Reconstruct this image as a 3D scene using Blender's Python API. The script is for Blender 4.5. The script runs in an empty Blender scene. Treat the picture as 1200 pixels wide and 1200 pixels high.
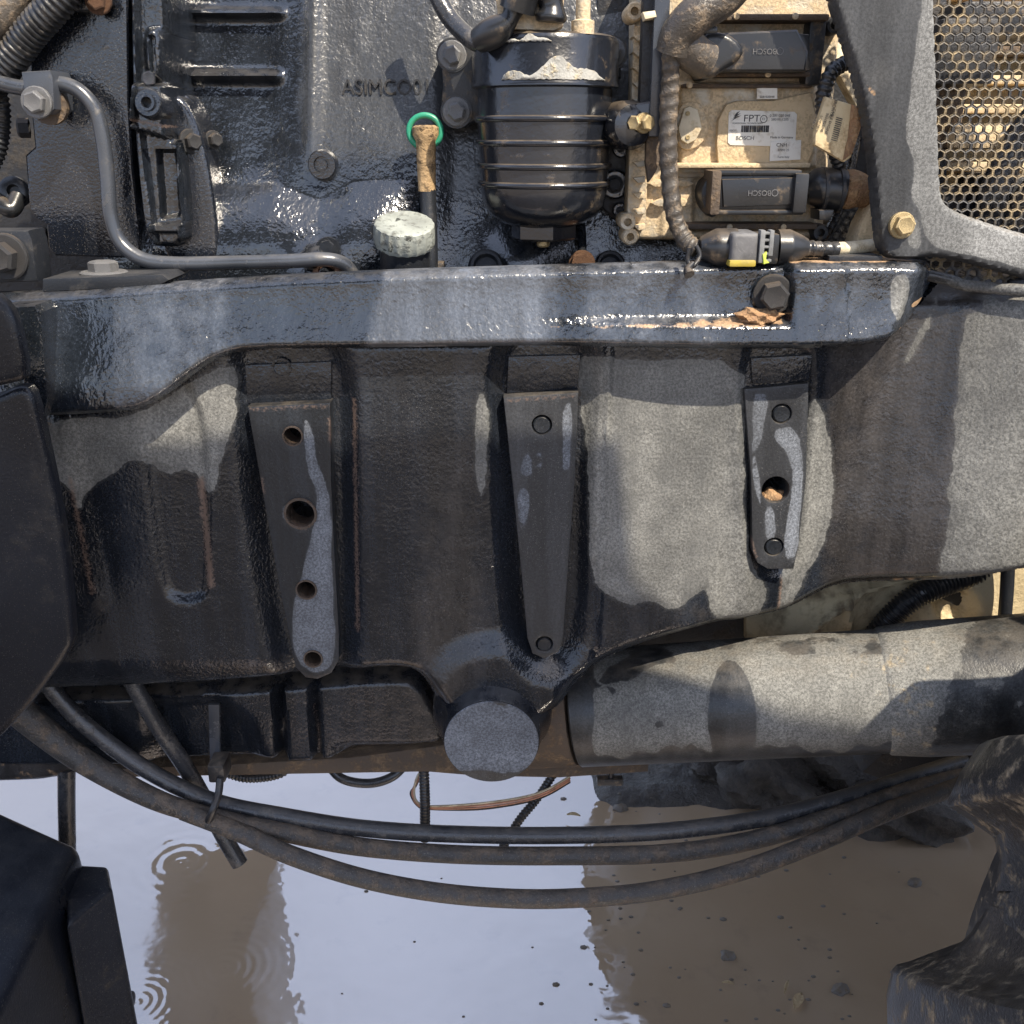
import bpy, bmesh, math, random
import numpy as np
from mathutils import Vector, Matrix, Quaternion
random.seed(7); np.random.seed(7)
R = math.radians
scene = bpy.context.scene
COL = scene.collection

# ------------------------------------------------------------------ camera
CAM = Vector((0.0, -0.94, 1.30)); PITCH = R(20); FOC = 1203.0      # FOC: focal length in photo pixels (1200 px wide)
cd = bpy.data.cameras.new('camera'); cam = bpy.data.objects.new('camera', cd); COL.objects.link(cam)
cam.location = CAM; cam.rotation_euler = (math.pi/2 - PITCH, 0, 0)
cd.sensor_width = 36; cd.lens = 36*FOC/1200; cd.clip_start = 0.02; cd.clip_end = 500
scene.camera = cam
# ------------------------------------------------------------------ sky and sun
SUN_EL, SUN_AZ = R(50), R(34)          # azimuth: turned to the right of straight behind the camera
to_sun = Vector((math.sin(SUN_AZ)*math.cos(SUN_EL), -math.cos(SUN_AZ)*math.cos(SUN_EL), math.sin(SUN_EL)))
w = bpy.data.worlds.new('World'); scene.world = w; w.use_nodes = True
nt = w.node_tree; nt.nodes.clear()
sky = nt.nodes.new('ShaderNodeTexSky'); sky.sky_type = 'NISHITA'; sky.sun_disc = False
sky.sun_elevation = SUN_EL; sky.sun_rotation = math.atan2(to_sun.x, to_sun.y)
sky.air_density = 1.0; sky.dust_density = 2.5; sky.ozone_density = 1.0
bgn = nt.nodes.new('ShaderNodeBackground'); bgn.inputs[1].default_value = 0.15
wo = nt.nodes.new('ShaderNodeOutputWorld')
# thin bright cloud veil over the whole sky
wtc = nt.nodes.new('ShaderNodeTexCoord'); wns = nt.nodes.new('ShaderNodeTexNoise'); wns.inputs['Scale'].default_value = 2.2; wns.inputs['Detail'].default_value = 4
nt.links.new(wtc.outputs['Generated'], wns.inputs['Vector'])
wmr = nt.nodes.new('ShaderNodeMapRange'); wmr.inputs[1].default_value = .3; wmr.inputs[2].default_value = .7; wmr.inputs[3].default_value = .35; wmr.inputs[4].default_value = .88
nt.links.new(wns.outputs[0], wmr.inputs[0])
wmx = nt.nodes.new('ShaderNodeMix'); wmx.data_type = 'RGBA'; nt.links.new(wmr.outputs[0], wmx.inputs[0]); nt.links.new(sky.outputs[0], wmx.inputs[6]); wmx.inputs[7].default_value = (4.1, 4.8, 6.7, 1)
nt.links.new(wmx.outputs[2], bgn.inputs[0]); nt.links.new(bgn.outputs[0], wo.inputs[0])
sd_ = bpy.data.lights.new('sun', 'SUN'); sun = bpy.data.objects.new('sun', sd_); COL.objects.link(sun)
sd_.energy = 5.0; sd_.angle = R(0.6); sd_.color = (1.0, 0.89, 0.73)
sun.rotation_euler = to_sun.to_track_quat('Z', 'Y').to_euler()
scene.view_settings.view_transform = 'Standard'; scene.view_settings.look = 'None'
scene.view_settings.exposure = 0.80; scene.view_settings.gamma = 1.0

# ------------------------------------------------------------------ photo pixel <-> world helpers
cp, sp = math.cos(PITCH), math.sin(PITCH)
def P(px, py, y):                       # the point of the plane at depth y that the photo shows at (px, py)
    u, v = (px-600)/FOC, (600-py)/FOC
    dy = cp + v*sp; dz = -sp + v*cp; t = (y-CAM.y)/dy
    return Vector((u*t, y, CAM.z + dz*t))
def G(px, py, z=0.0):                   # the point of the level plane z that the photo shows at (px, py)
    u, v = (px-600)/FOC, (600-py)/FOC
    dy = cp + v*sp; dz = -sp + v*cp; t = (z-CAM.z)/dz
    return Vector((u*t, CAM.y + dy*t, z))
def pix(X, Y, Z):
    ry = Y-CAM.y; rz = Z-CAM.z
    d = ry*cp - rz*sp; up = ry*sp + rz*cp
    return 600 + X/d*FOC, 600 - up/d*FOC
def MM(y): return 1.0/FOC*(y-CAM.y)/cp      # metres per photo pixel near depth y
def sm(a, b, x):
    t = np.clip((x-a)/(b-a), 0, 1); return t*t*(3-2*t)
def sdf(px, py, poly):                  # signed distance, negative inside; also nearest point
    p = np.asarray(poly, float); a = p; b = np.roll(p, -1, 0)
    px = np.asarray(px, float); py = np.asarray(py, float)
    best = np.full(px.shape, 1e18); nx = np.zeros(px.shape); ny = np.zeros(px.shape); ins = np.zeros(px.shape, bool)
    for (ax, ay), (bx, by) in zip(a, b):
        ex, ey = bx-ax, by-ay; L = ex*ex+ey*ey+1e-18
        t = np.clip(((px-ax)*ex+(py-ay)*ey)/L, 0, 1)
        qx, qy = ax+t*ex, ay+t*ey; d = (px-qx)**2+(py-qy)**2
        m = d < best; best = np.where(m, d, best); nx = np.where(m, qx, nx); ny = np.where(m, qy, ny)
        c = ((ay > py) != (by > py))
        with np.errstate(divide='ignore', invalid='ignore'):
            xi = ax + (py-ay)/(by-ay if by != ay else 1e-12)*ex
        ins ^= c & (px < xi)
    s = np.sqrt(best); return np.where(ins, -s, s), nx, ny
def chaikin(p, n=2, closed=True):
    p = [np.array(q, float) for q in p]
    for _ in range(n):
        o = []
        m = len(p)
        if not closed: o.append(p[0])
        for i in range(m if closed else m-1):
            a, b = p[i], p[(i+1) % m]
            o += [a*.75+b*.25, a*.25+b*.75]
        if not closed: o.append(p[-1])
        p = o
    return p
def catmull(pts, n=8):
    pts = [np.array(p, float) for p in pts]; q = [2*pts[0]-pts[1]] + pts + [2*pts[-1]-pts[-2]]; o = []
    for i in range(1, len(q)-2):
        a, b, c, d = q[i-1:i+3]
        for k in range(n):
            t = k/n
            o.append(.5*((2*b)+(-a+c)*t+(2*a-5*b+4*c-d)*t*t+(-a+3*b-3*c+d)*t**3))
    o.append(pts[-1]); return o

# ------------------------------------------------------------------ materials
MATS = {}
class NB:
    def __init__(s, name):
        s.m = bpy.data.materials.new(name); s.m.use_nodes = True; s.t = s.m.node_tree; s.t.nodes.clear()
        s.out = s.n('ShaderNodeOutputMaterial'); s.b = s.n('ShaderNodeBsdfPrincipled'); s.l(s.b.outputs[0], s.out.inputs[0])
        s.tc = s.n('ShaderNodeTexCoord').outputs['Object']; MATS[name] = s.m
    def n(s, ty, **k):
        o = s.t.nodes.new(ty)
        for a, v in k.items(): setattr(o, a, v)
        return o
    def l(s, a, b): s.t.links.new(a, b)
    def put(s, sock, v):
        if hasattr(v, 'links') or hasattr(v, 'is_linked'): s.l(v, sock)
        else: sock.default_value = v if not (isinstance(v, tuple) and len(v) == 3 and sock.type == 'RGBA') else (*v, 1)
    def noise(s, scale, detail=4, rough=.6, vec=None, dist=0.0):
        o = s.n('ShaderNodeTexNoise'); o.inputs['Scale'].default_value = scale; o.inputs['Detail'].default_value = detail
        o.inputs['Roughness'].default_value = rough; o.inputs['Distortion'].default_value = dist
        s.l(vec if vec is not None else s.tc, o.inputs['Vector']); return o.outputs[0]
    def math(s, op, a, b=0.0, c=0.0, clamp=False):
        o = s.n('ShaderNodeMath', operation=op, use_clamp=clamp)
        for i, v in enumerate((a, b, c)):
            s.put(o.inputs[i], v)
        return o.outputs[0]
    def ramp(s, x, lo, hi, a=0.0, b=1.0):
        o = s.n('ShaderNodeMapRange', interpolation_type='SMOOTHSTEP'); s.l(x, o.inputs[0])
        for i, v in zip((1, 2, 3, 4), (lo, hi, a, b)): s.put(o.inputs[i], v)
        return o.outputs[0]
    def mix(s, f, a, b):
        o = s.n('ShaderNodeMix', data_type='RGBA'); s.put(o.inputs[0], f); s.put(o.inputs[6], a); s.put(o.inputs[7], b); return o.outputs[2]
    def mul(s, c, f):
        o = s.n('ShaderNodeMix', data_type='RGBA', blend_type='MULTIPLY'); o.inputs[0].default_value = 1
        s.put(o.inputs[6], c)
        k = s.n('ShaderNodeCombineColor'); [s.l(f, k.inputs[i]) for i in range(3)]; s.l(k.outputs[0], o.inputs[7]); return o.outputs[2]
    def attr(s, name):
        o = s.n('ShaderNodeAttribute'); o.attribute_name = name; return o.outputs['Fac']
    def up(s):
        g = s.n('ShaderNodeNewGeometry'); x = s.n('ShaderNodeSeparateXYZ'); s.l(g.outputs['Normal'], x.inputs[0]); return x.outputs[2]
    def stretch(s, sx, sy, sz):
        o = s.n('ShaderNodeMapping'); o.inputs['Scale'].default_value = (sx, sy, sz); s.l(s.tc, o.inputs[0]); return o.outputs[0]
    def bump(s, h, dist, strength=1.0, prev=None):
        o = s.n('ShaderNodeBump'); o.inputs['Distance'].default_value = dist; o.inputs['Strength'].default_value = strength
        s.l(h, o.inputs['Height'])
        if prev is not None: s.l(prev, o.inputs['Normal'])
        return o.outputs[0]
    def fin(s, col, rough, nrm=None, metal=0.0, spec=0.5):
        s.put(s.b.inputs['Base Color'], col); s.put(s.b.inputs['Roughness'], rough); s.put(s.b.inputs['Metallic'], metal)
        s.put(s.b.inputs['Specular IOR Level'], spec)
        if nrm is not None: s.l(nrm, s.b.inputs['Normal'])
        return s.m

def cast_paint(name, wet=(.012, .0145, .0195), damp_sheen=(.034, .031, .030), dry=(.178, .179, .169), peel=330, peel_d=.0007, rough_wet=.15, spec=.6, dust=.3, mud=(.42, .27, .15)):
    """painted casting: glossy wet paint, matt damp paint, pale dried dust where the 'dry' attribute says so, rust, caked mud"""
    s = NB(name)
    big = s.noise(9, 3); mid = s.noise(60, 4, .65); fine = s.noise(420, 2, .7); grain = s.noise(1100, 1, .6)
    edge = s.noise(34, 4, .62)
    d0 = s.math('ADD', s.attr('dry'), s.math('MULTIPLY', s.math('SUBTRACT', edge, .5), .75))
    dryf = s.math('MULTIPLY', s.math('MAXIMUM', s.ramp(d0, .47, .53, 0, .78), s.ramp(d0, .30, .95)), s.ramp(s.math('ADD', s.math('MULTIPLY', big, .5), s.math('MULTIPLY', edge, .5)), .36, .60, .72, 1.0))
    w0 = s.math('ADD', s.attr('damp_sheen'), s.math('MULTIPLY', s.math('SUBTRACT', mid, .5), .6))
    damp_sheen_f = s.ramp(w0, .34, .76)
    streak = s.noise(30, 4, .6, s.stretch(1.6, 1, .16))
    base = s.mix(damp_sheen_f, wet, damp_sheen)
    base = s.mul(base, s.ramp(streak, .3, .75, .6, 1.4)); base = s.mul(base, s.ramp(fine, .3, .7, .75, 1.3))
    sparkle = s.ramp(grain, .64, .74); sparkle = s.math('MULTIPLY', sparkle, s.ramp(big, .42, .62, .1, .75))
    base = s.mix(s.math('MULTIPLY', sparkle, s.math('ADD', .6, s.math('MULTIPLY', damp_sheen_f, .4))), base, (.17, .165, .155))  # pale flecks paint tiny wet glints into the base colour
    dc = s.mix(s.ramp(fine, .34, .68), tuple(c*.55 for c in dry), tuple(c*1.2 for c in dry)); dc = s.mix(s.ramp(grain, .58, .72, 0, .55), dc, tuple(c*2.0 for c in dry))
    dc = s.mul(dc, s.ramp(mid, .3, .7, .88, 1.08)); dc = s.mul(dc, s.ramp(big, .35, .65, .82, 1.12)); dc = s.mix(s.ramp(streak, .45, .75, 0, .45), dc, tuple(c*.5 for c in dry))
    col = s.mix(dryf, base, dc)
    du = s.math('MULTIPLY', s.ramp(s.up(), .55, .95), s.ramp(mid, .35, .65, .15, 1.0))
    col = s.mix(s.math('MULTIPLY', du, dust), col, (.16, .125, .085))
    ru = s.ramp(s.math('ADD', s.attr('rust'), s.math('MULTIPLY', s.math('SUBTRACT', fine, .5), .9)), .25, .80)
    col = s.mix(s.math('MULTIPLY', ru, .8), col, (.17, .112, .082))
    mu = s.ramp(s.math('ADD', s.attr('mud'), s.math('MULTIPLY', s.math('SUBTRACT', mid, .5), .9)), .45, .6)
    col = s.mix(mu, col, s.mix(s.ramp(fine, .3, .7), tuple(c*.48 for c in mud), mud))
    r = s.math('ADD', s.math('MULTIPLY', dryf, .5), rough_wet); r = s.math('ADD', r, s.math('MULTIPLY', damp_sheen_f, .16))
    r = s.math('ADD', r, s.math('MULTIPLY', s.math('MAXIMUM', s.math('MAXIMUM', ru, mu), du), .4), clamp=True)
    pn = s.noise(peel, 2, .5, s.stretch(1, 1, .8), .3)
    nb = s.bump(s.math('ADD', s.math('MULTIPLY', pn, s.ramp(edge, .35, .65, .35, 1.25)), s.math('MULTIPLY', mid, .8)), peel_d)
    return s.fin(col, r, nb, 0, spec)

def grime(name, base, rough=.45, dirt=(.22, .16, .10), amount=.35, scale=40, bump_d=.0004, bump_s=300, metal=0.0, dust=.6, var=.25, spec=.5, chips=None, speck=.0):
    """generic aged surface: tonal variation, blotchy dirt, dust on upward faces, fine relief"""
    s = NB(name)
    a = s.noise(scale, 4, .65); b = s.noise(scale*.3, 2); f = s.noise(bump_s, 2, .6); g = s.noise(900, 2)
    col = s.mul(s.mix(0.0, base, base), s.ramp(b, .25, .75, 1-var, 1+var))
    if chips: col = s.mix(s.ramp(s.noise(scale*.6, 7, .7), .60, .63), col, chips)
    th = .75-.5*amount
    dm = s.ramp(a, th-.1, th+.12); col = s.mix(s.math('MULTIPLY', dm, .85), col, s.mix(s.ramp(f, .35, .65), tuple(c*.6 for c in dirt), dirt))
    if speck: col = s.mix(s.math('MULTIPLY', s.ramp(g, .62, .72), speck), col, (.35, .31, .25))
    du = s.math('MULTIPLY', s.ramp(s.up(), .5, .95), s.ramp(a, .3, .6, .2, 1.0)); col = s.mix(s.math('MULTIPLY', du, dust), col, dirt)
    fac = s.math('MAXIMUM', dm, du)
    r = s.math('ADD', s.math('MULTIPLY', fac, .4), s.ramp(b, .2, .8, rough*.8, rough*1.2), clamp=True)
    nb = s.bump(s.math('ADD', f, s.math('MULTIPLY', dm, .8)), bump_d)
    mt = s.math('MULTIPLY', s.math('SUBTRACT', 1.0, fac), metal) if metal else 0.0
    return s.fin(col, r, nb, mt, spec)

cast_paint('cast_frame')
cast_paint('cast_rail', wet=(.010, .013, .018), damp_sheen=(.064, .074, .092), peel=260, peel_d=.0009, rough_wet=.16, spec=1.0, dust=.12)  # the pale blue tone carries the rail's painted sky sheen
cast_paint('cast_engine', wet=(.010, .0125, .017), damp_sheen=(.028, .030, .033), dry=(.15, .147, .135), peel=280, peel_d=.0007, rough_wet=.14, spec=1.0, dust=.12)
cast_paint('plate_paint', wet=(.013, .016, .021), damp_sheen=(.027, .029, .033), dry=(.15, .165, .19), peel=500, peel_d=.0003, rough_wet=.34, spec=.5, dust=.3)
cast_paint('tube_paint', wet=(.024, .026, .028), damp_sheen=(.045, .045, .045), dry=(.185, .185, .172), peel=500, peel_d=.0003, rough_wet=.30, spec=.5, dust=.2, mud=(.42, .35, .24))  # its tan also paints the sunlit glow at the tube's right end
cast_paint('panel_paint', wet=(.040, .042, .045), damp_sheen=(.058, .06, .063), dry=(.23, .235, .235), peel=400, peel_d=.0002, rough_wet=.42, spec=.4, dust=.3)
grime('wet_black_paint', (.008, .010, .015), .13, (.07, .07, .072), .12, 60, .0004, 360, spec=.9, dust=.3, speck=.3)
grime('filter_black', (.010, .012, .017), .20, (.16, .12, .075), .14, 50, .0002, 200, spec=.8, dust=.6)
grime('black_plastic', (.012, .014, .018), .38, (.07, .065, .06), .22, 30, .0002, 500, spec=.45, dust=.3, speck=.2)
grime('tank_plastic', (.008, .010, .015), .30, (.04, .035, .03), .22, 22, .0003, 350, spec=.34, dust=.1, speck=.3)
grime('black_connector', (.014, .015, .017), .30, (.22, .16, .10), .16, 55, .0001, 400, spec=.6, dust=.35)
grime('tube_steel', (.040, .045, .055), .26, (.12, .11, .10), .20, 70, .0001, 600, spec=.7, dust=.25)
grime('dusty_aluminium', (.46, .42, .34), .5, (.64, .49, .30), .62, 45, .0005, 420, metal=.25, dust=.8)
grime('tan_dust', (.56, .44, .28), .8, (.68, .53, .33), .5, 60, .0006, 420, dust=.5)
grime('brown_dust', (.075, .055, .040), .75, (.21, .145, .088), .36, 60, .0009, 320, dust=.6)
grime('dark_steel', (.030, .032, .036), .4, (.19, .14, .09), .30, 90, .0003, 500, metal=.3, dust=.5)
grime('zinc_bolt', (.22, .22, .22), .35, (.07, .06, .05), .35, 220, .0002, 900, metal=.8, dust=.3)
grime('brass_bolt', (.42, .33, .18), .38, (.30, .22, .13), .3, 240, .0002, 900, metal=.7, dust=.3)
grime('rubber_hose', (.030, .032, .037), .25, (.11, .10, .09), .30, 60, .0004, 420, spec=.6, dust=.35, speck=.4)
grime('muddy_hose', (.040, .038, .037), .46, (.15, .115, .085), .40, 60, .0012, 330, dust=.45, speck=.6)
grime('corrugated_black', (.016, .017, .019), .32, (.13, .11, .09), .25, 120, .0002, 500, spec=.6, dust=.4)
grime('taped_loom', (.062, .054, .046), .42, (.24, .18, .12), .36, 90, .0006, 500, dust=.5, spec=.5)
grime('brown_loom', (.27, .15, .075), .75, (.44, .28, .15), .5, 130, .0015, 300, dust=.5)
grime('sticker_white', (.74, .72, .66), .5, (.50, .42, .30), .30, 70, .0001, 600, dust=.2, var=.06)
grime('sticker_tan', (.62, .50, .30), .55, (.40, .28, .15), .38, 70, .0003, 500, dust=.3, var=.1)
grime('ink', (.03, .03, .032), .6, (.35, .3, .22), .30, 300, .0001, 600, dust=.0)
grime('grey_ink', (.11, .11, .115), .55, (.2, .2, .2), .2, 300, .0001, 600, dust=.0)
grime('pale_mark', (.17, .175, .18), .5, (.2, .2, .2), .2, 300, .0001, 600, dust=.0)
grime('cap_grey', (.27, .29, .265), .6, (.10, .10, .09), .33, 120, .0007, 260, dust=.0, chips=(.05, .055, .05))
grime('green_plastic', (.02, .22, .13), .35, (.10, .2, .14), .2, 120, .0001, 600, dust=.1)
grime('dip_tan', (.40, .27, .14), .75, (.10, .07, .045), .38, 120, .0012, 300, dust=.3)
grime('yellow_plastic', (.40, .31, .05), .4, (.35, .27, .1), .3, 100, .0001, 600)
grime('lime_plastic', (.55, .68, .10), .4, (.35, .3, .1), .25, 100, .0001, 600)
grime('ivory_plastic', (.66, .58, .42), .5, (.5, .4, .26), .4, 80, .0002, 600)
grime('peeled_paint', (.33, .33, .31), .7, (.55, .46, .30), .3, 120, .001, 300, dust=.3)
grime('copper_wire', (.52, .26, .17), .45, (.3, .2, .13), .3, 150, .0001, 600)
grime('rust_steel', (.17, .085, .05), .8, (.32, .17, .09), .5, 180, .0012, 400)
grime('hole_steel', (.07, .055, .045), .5, (.13, .08, .05), .35, 260, .0006, 600, metal=.3)
grime('mesh_steel', (.05, .05, .052), .45, (.40, .31, .18), .45, 38, .0003, 500, dust=.75)
grime('cooler_fins', (.30, .24, .15), .8, (.50, .40, .24), .5, 30, .001, 260, dust=.5)
grime('cream_casting', (.52, .43, .27), .75, (.16, .115, .07), .42, 22, .0015, 160, dust=.2)
grime('black_steel', (.018, .019, .022), .5, (.06, .05, .04), .35, 40, .0006, 300)  # near-black steel for deep-set and dark fittings
grime('tyre_rubber', (.016, .016, .017), .34, (.34, .27, .18), .30, 70, .0006, 300, spec=.45, dust=.2, speck=.25)
grime('straw', (.48, .36, .20), .7, (.3, .2, .1), .3, 200, .0003, 800)
grime('stone', (.16, .14, .12), .7, (.2, .15, .1), .4, 120, .001, 400)
# zip ties
grime('tie_plastic', (.02, .02, .022), .35, (.16, .13, .1), .25, 120, .0001, 500)
# mud and water
s = NB('mud'); a = s.noise(6, 6, .65); b = s.noise(45, 6, .7); c = s.noise(190, 4, .65)
col = s.mix(s.ramp(b, .35, .7), (.040, .031, .024), (.10, .08, .06)); col = s.mix(s.ramp(a, .4, .65, 0, .6), col, (.07, .058, .046))
sp_ = s.n('ShaderNodeVectorMath', operation='LENGTH'); s.l(s.tc, sp_.inputs[0])
far = s.ramp(s.math('ADD', sp_.outputs['Value'], s.math('MULTIPLY', a, 3.0)), 4.2, 7.0); col = s.mix(far, col, s.mix(b, (.20, .16, .115), (.34, .28, .21)))
wetm = s.math('MULTIPLY', s.ramp(a, .38, .62), s.math('SUBTRACT', 1.0, far)); nb = s.bump(b, .012); nb = s.bump(c, .004, .8, nb)
s.fin(col, s.math('SUBTRACT', .62, s.math('MULTIPLY', wetm, .38)), nb)
s = NB('puddle_water')
a = s.noise(2.2, 4, .55); b = s.noise(14, 5, .6)
col = s.mix(s.ramp(a, .3, .7), (.42, .295, .18), (.50, .365, .235)); col = s.mix(s.ramp(b, .55, .75, 0, .35), col, (.29, .215, .148))
sep = s.n('ShaderNodeSeparateXYZ'); s.l(s.tc, sep.inputs[0])
rings = None
for (cx, cy, freq, amp, fall, r0) in [(*G(212, 1010).xy, 250, 1.0, 4.5, .0), (*G(160, 1175).xy, 430, .9, 7.0, .02), (*G(262, 1135).xy, 380, .8, 7.0, .0), (*G(385, 1095).xy, 300, .10, 7.0, .0), (*G(318, 995).xy, 420, .30, 13, .0)]:
    dx = s.math('SUBTRACT', sep.outputs[0], float(cx)); dy = s.math('SUBTRACT', sep.outputs[1], float(cy))
    r = s.math('SQRT', s.math('ADD', s.math('MULTIPLY', dx, dx), s.math('MULTIPLY', dy, dy)))
    v = s.math('MULTIPLY', s.math('SINE', s.math('MULTIPLY', r, float(freq))), s.math('MULTIPLY', s.math('POWER', 2.718, s.math('MULTIPLY', r, -float(fall)*3)), amp))
    rings = v if rings is None else s.math('ADD', rings, v)
nb = s.bump(rings, .00016); nb = s.bump(s.noise(9, 3, .5), .0016, 1, nb); nb = s.bump(s.noise(40, 2, .5), .00012, 1, nb)
s.fin(col, s.ramp(s.noise(3.5, 4, .6), .4, .75, .01, .13), nb); s.b.inputs['IOR'].default_value = 3.6

# ------------------------------------------------------------------ object helpers
W = {}                                  # world matrices of the objects made here
def link(o, parent=None, world=Matrix()):
    COL.objects.link(o); W[o.name] = world.copy()
    if parent is not None:
        o.parent = parent; o.matrix_parent_inverse = W[parent.name].inverted()
    o.matrix_basis = world
    return o
def tag(o, label=None, cat=None, group=None, kind=None):
    for k, v in (('label', label), ('category', cat), ('group', group), ('kind', kind)):
        if v: o[k] = v
    return o
def thing(name, label, cat, loc, group=None):
    return tag(link(bpy.data.objects.new(name, None), None, Matrix.Translation(loc)), label, cat, group)
def mesh_obj(name, me, mat, parent=None, world=Matrix(), label=None, smooth=40):
    if mat and not me.materials: me.materials.append(MATS[mat])
    if smooth and not me.get('done'):
        me.polygons.foreach_set('use_smooth', [True]*len(me.polygons)); me.set_sharp_from_angle(angle=R(smooth)); me['done'] = 1
    return tag(link(bpy.data.objects.new(name, me), parent, world), label)
def bm_obj(name, bm, mat, parent=None, world=Matrix(), label=None, smooth=40):
    bmesh.ops.recalc_face_normals(bm, faces=bm.faces)
    me = bpy.data.meshes.new(name); bm.to_mesh(me); bm.free()
    return mesh_obj(name, me, mat, parent, world, label, smooth)
def bevel_all(bm, r, seg=2, ang=30):
    es = [e for e in bm.edges if len(e.link_faces) == 2 and e.calc_face_angle(0) > R(ang)]
    if es: bmesh.ops.bevel(bm, geom=es, offset=r, segments=seg, affect='EDGES', profile=.6, clamp_overlap=True)

def add_box(bm, c, size, rot=None):
    m = Matrix.Translation(c) @ (rot.to_4x4() if rot else Matrix()) @ Matrix.Diagonal((*size, 1))
    bmesh.ops.create_cube(bm, size=1, matrix=m)
def box(name, c, size, mat, parent=None, bev=.002, rot=None, label=None, seg=2):
    bm = bmesh.new(); add_box(bm, c, size, rot); bevel_all(bm, bev, seg)
    return bm_obj(name, bm, mat, parent, label=label)
def pbox(name, x0, y0, x1, y1, yf, yb, mat, parent=None, bev=.002, label=None, seg=2):
    """a box whose front face at depth yf covers the photo rectangle, reaching back to depth yb"""
    a, b = P(x0, y0, yf), P(x1, y1, yf)
    return box(name, ((a.x+b.x)/2, (yf+yb)/2, (a.z+b.z)/2), (abs(b.x-a.x), abs(yb-yf), abs(a.z-b.z)), mat, parent, bev, label=label, seg=seg)
def prism(name, poly, yf, yb, mat, parent=None, bev=.0015, label=None, holes=(), smooth_n=0, seg=2, px=True, tilt=None):
    """a plate whose outline is a polygon (photo pixels at depth yf), extruded back to yb; holes are (px, py, radius px)"""
    if smooth_n: poly = chaikin(poly, smooth_n)
    bm = bmesh.new(); es = []
    def loop(pts):
        vs = [bm.verts.new(p) for p in pts]
        return [bm.edges.new((vs[i], vs[(i+1) % len(vs)])) for i in range(len(vs))]
    es += loop([P(q[0], q[1], yf) for q in poly])
    for (hx, hy, hr) in holes:
        c = P(hx, hy, yf); r = hr*MM(yf)
        es += loop([c+Vector((r*math.cos(t), 0, r*math.sin(t))) for t in np.linspace(0, 2*math.pi, 24, endpoint=False)])
    bmesh.ops.triangle_fill(bm, use_beauty=True, use_dissolve=True, edges=es)
    ret = bmesh.ops.extrude_face_region(bm, geom=bm.faces[:])
    for v in ret['geom']:
        if isinstance(v, bmesh.types.BMVert): v.co.y += yb-yf
    bmesh.ops.recalc_face_normals(bm, faces=bm.faces)
    if bev:
        fe = [e for e in bm.edges if len(e.link_faces) == 2 and e.calc_face_angle(0) > R(50) and abs(e.verts[0].co.y-yf) < 1e-6 and abs(e.verts[1].co.y-yf) < 1e-6]
        if fe: bmesh.ops.bevel(bm, geom=fe, offset=bev, segments=seg, affect='EDGES', profile=.6, clamp_overlap=True)
    return bm_obj(name, bm, mat, parent, label=label, smooth=35)
def frames(pts):
    pts = [Vector(p) for p in pts]; n = len(pts); T = []
    for i in range(n):
        T.append((pts[min(i+1, n-1)]-pts[max(i-1, 0)]).normalized())
    N = T[0].orthogonal().normalized(); out = []
    for i in range(n):
        if i: N = (T[i-1].rotation_difference(T[i]) @ N).normalized()
        N = (N-T[i]*N.dot(T[i])).normalized(); out.append((pts[i], N, T[i].cross(N)))
    return out
def tube_bm(bm, pts, rad, seg=14, cap=True):
    fr = frames(pts); rings = []
    for i, (p, n, b) in enumerate(fr):
        r = rad(i/(len(fr)-1)) if callable(rad) else rad
        rings.append([bm.verts.new(p+(n*math.cos(t)+b*math.sin(t))*r) for t in np.linspace(0, 2*math.pi, seg, endpoint=False)])
    for a, b in zip(rings[:-1], rings[1:]):
        for k in range(seg): bm.faces.new((a[k], a[(k+1) % seg], b[(k+1) % seg], b[k]))
    if cap: bm.faces.new(rings[0]); bm.faces.new(rings[-1])
def tube(name, pts, rad, mat, parent=None, n=10, seg=14, label=None, spline=True):
    if spline: pts = catmull(pts, n)
    bm = bmesh.new(); tube_bm(bm, pts, rad, seg); return bm_obj(name, bm, mat, parent, label=label, smooth=50)
def ptube(name, pts, rpx, mat, parent=None, n=10, seg=14, label=None):
    """tube through photo points (px, py, depth) with a radius in photo pixels at that depth"""
    y0 = pts[0][2]; k = MM(sum(p[2] for p in pts)/len(pts))
    f = (lambda t: rpx(t)*k) if callable(rpx) else rpx*k
    return tube(name, [P(*p) for p in pts], f, mat, parent, n, seg, label)
def corrugated(name, pts, rpx, mat, parent=None, pitch=.0045, label=None, seg=14):
    w_ = [P(*p) for p in pts]; c = [Vector(q) for q in catmull(w_, 30)]
    L = [0]
    for a, b in zip(c[:-1], c[1:]): L.append(L[-1]+(b-a).length)
    n = max(8, int(L[-1]/pitch*4)); q = []; j = 0
    for i in range(n+1):
        t = L[-1]*i/n
        while j < len(L)-2 and L[j+1] < t: j += 1
        f = (t-L[j])/(L[j+1]-L[j]+1e-12); q.append(c[j].lerp(c[j+1], f))
    k = MM(sum(p[2] for p in pts)/len(pts))*rpx
    bm = bmesh.new(); idx = [0]
    fr = frames(q); rings = []
    for i, (p, nn, b) in enumerate(fr):
        r = k*(1.0 if i % 4 in (0, 1) else .84)
        rings.append([bm.verts.new(p+(nn*math.cos(t)+b*math.sin(t))*r) for t in np.linspace(0, 2*math.pi, seg, endpoint=False)])
    for a, b in zip(rings[:-1], rings[1:]):
        for kk in range(seg): bm.faces.new((a[kk], a[(kk+1) % seg], b[(kk+1) % seg], b[kk]))
    bm.faces.new(rings[0]); bm.faces.new(rings[-1])
    return bm_obj(name, bm, mat, parent, label=label, smooth=60)
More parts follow.
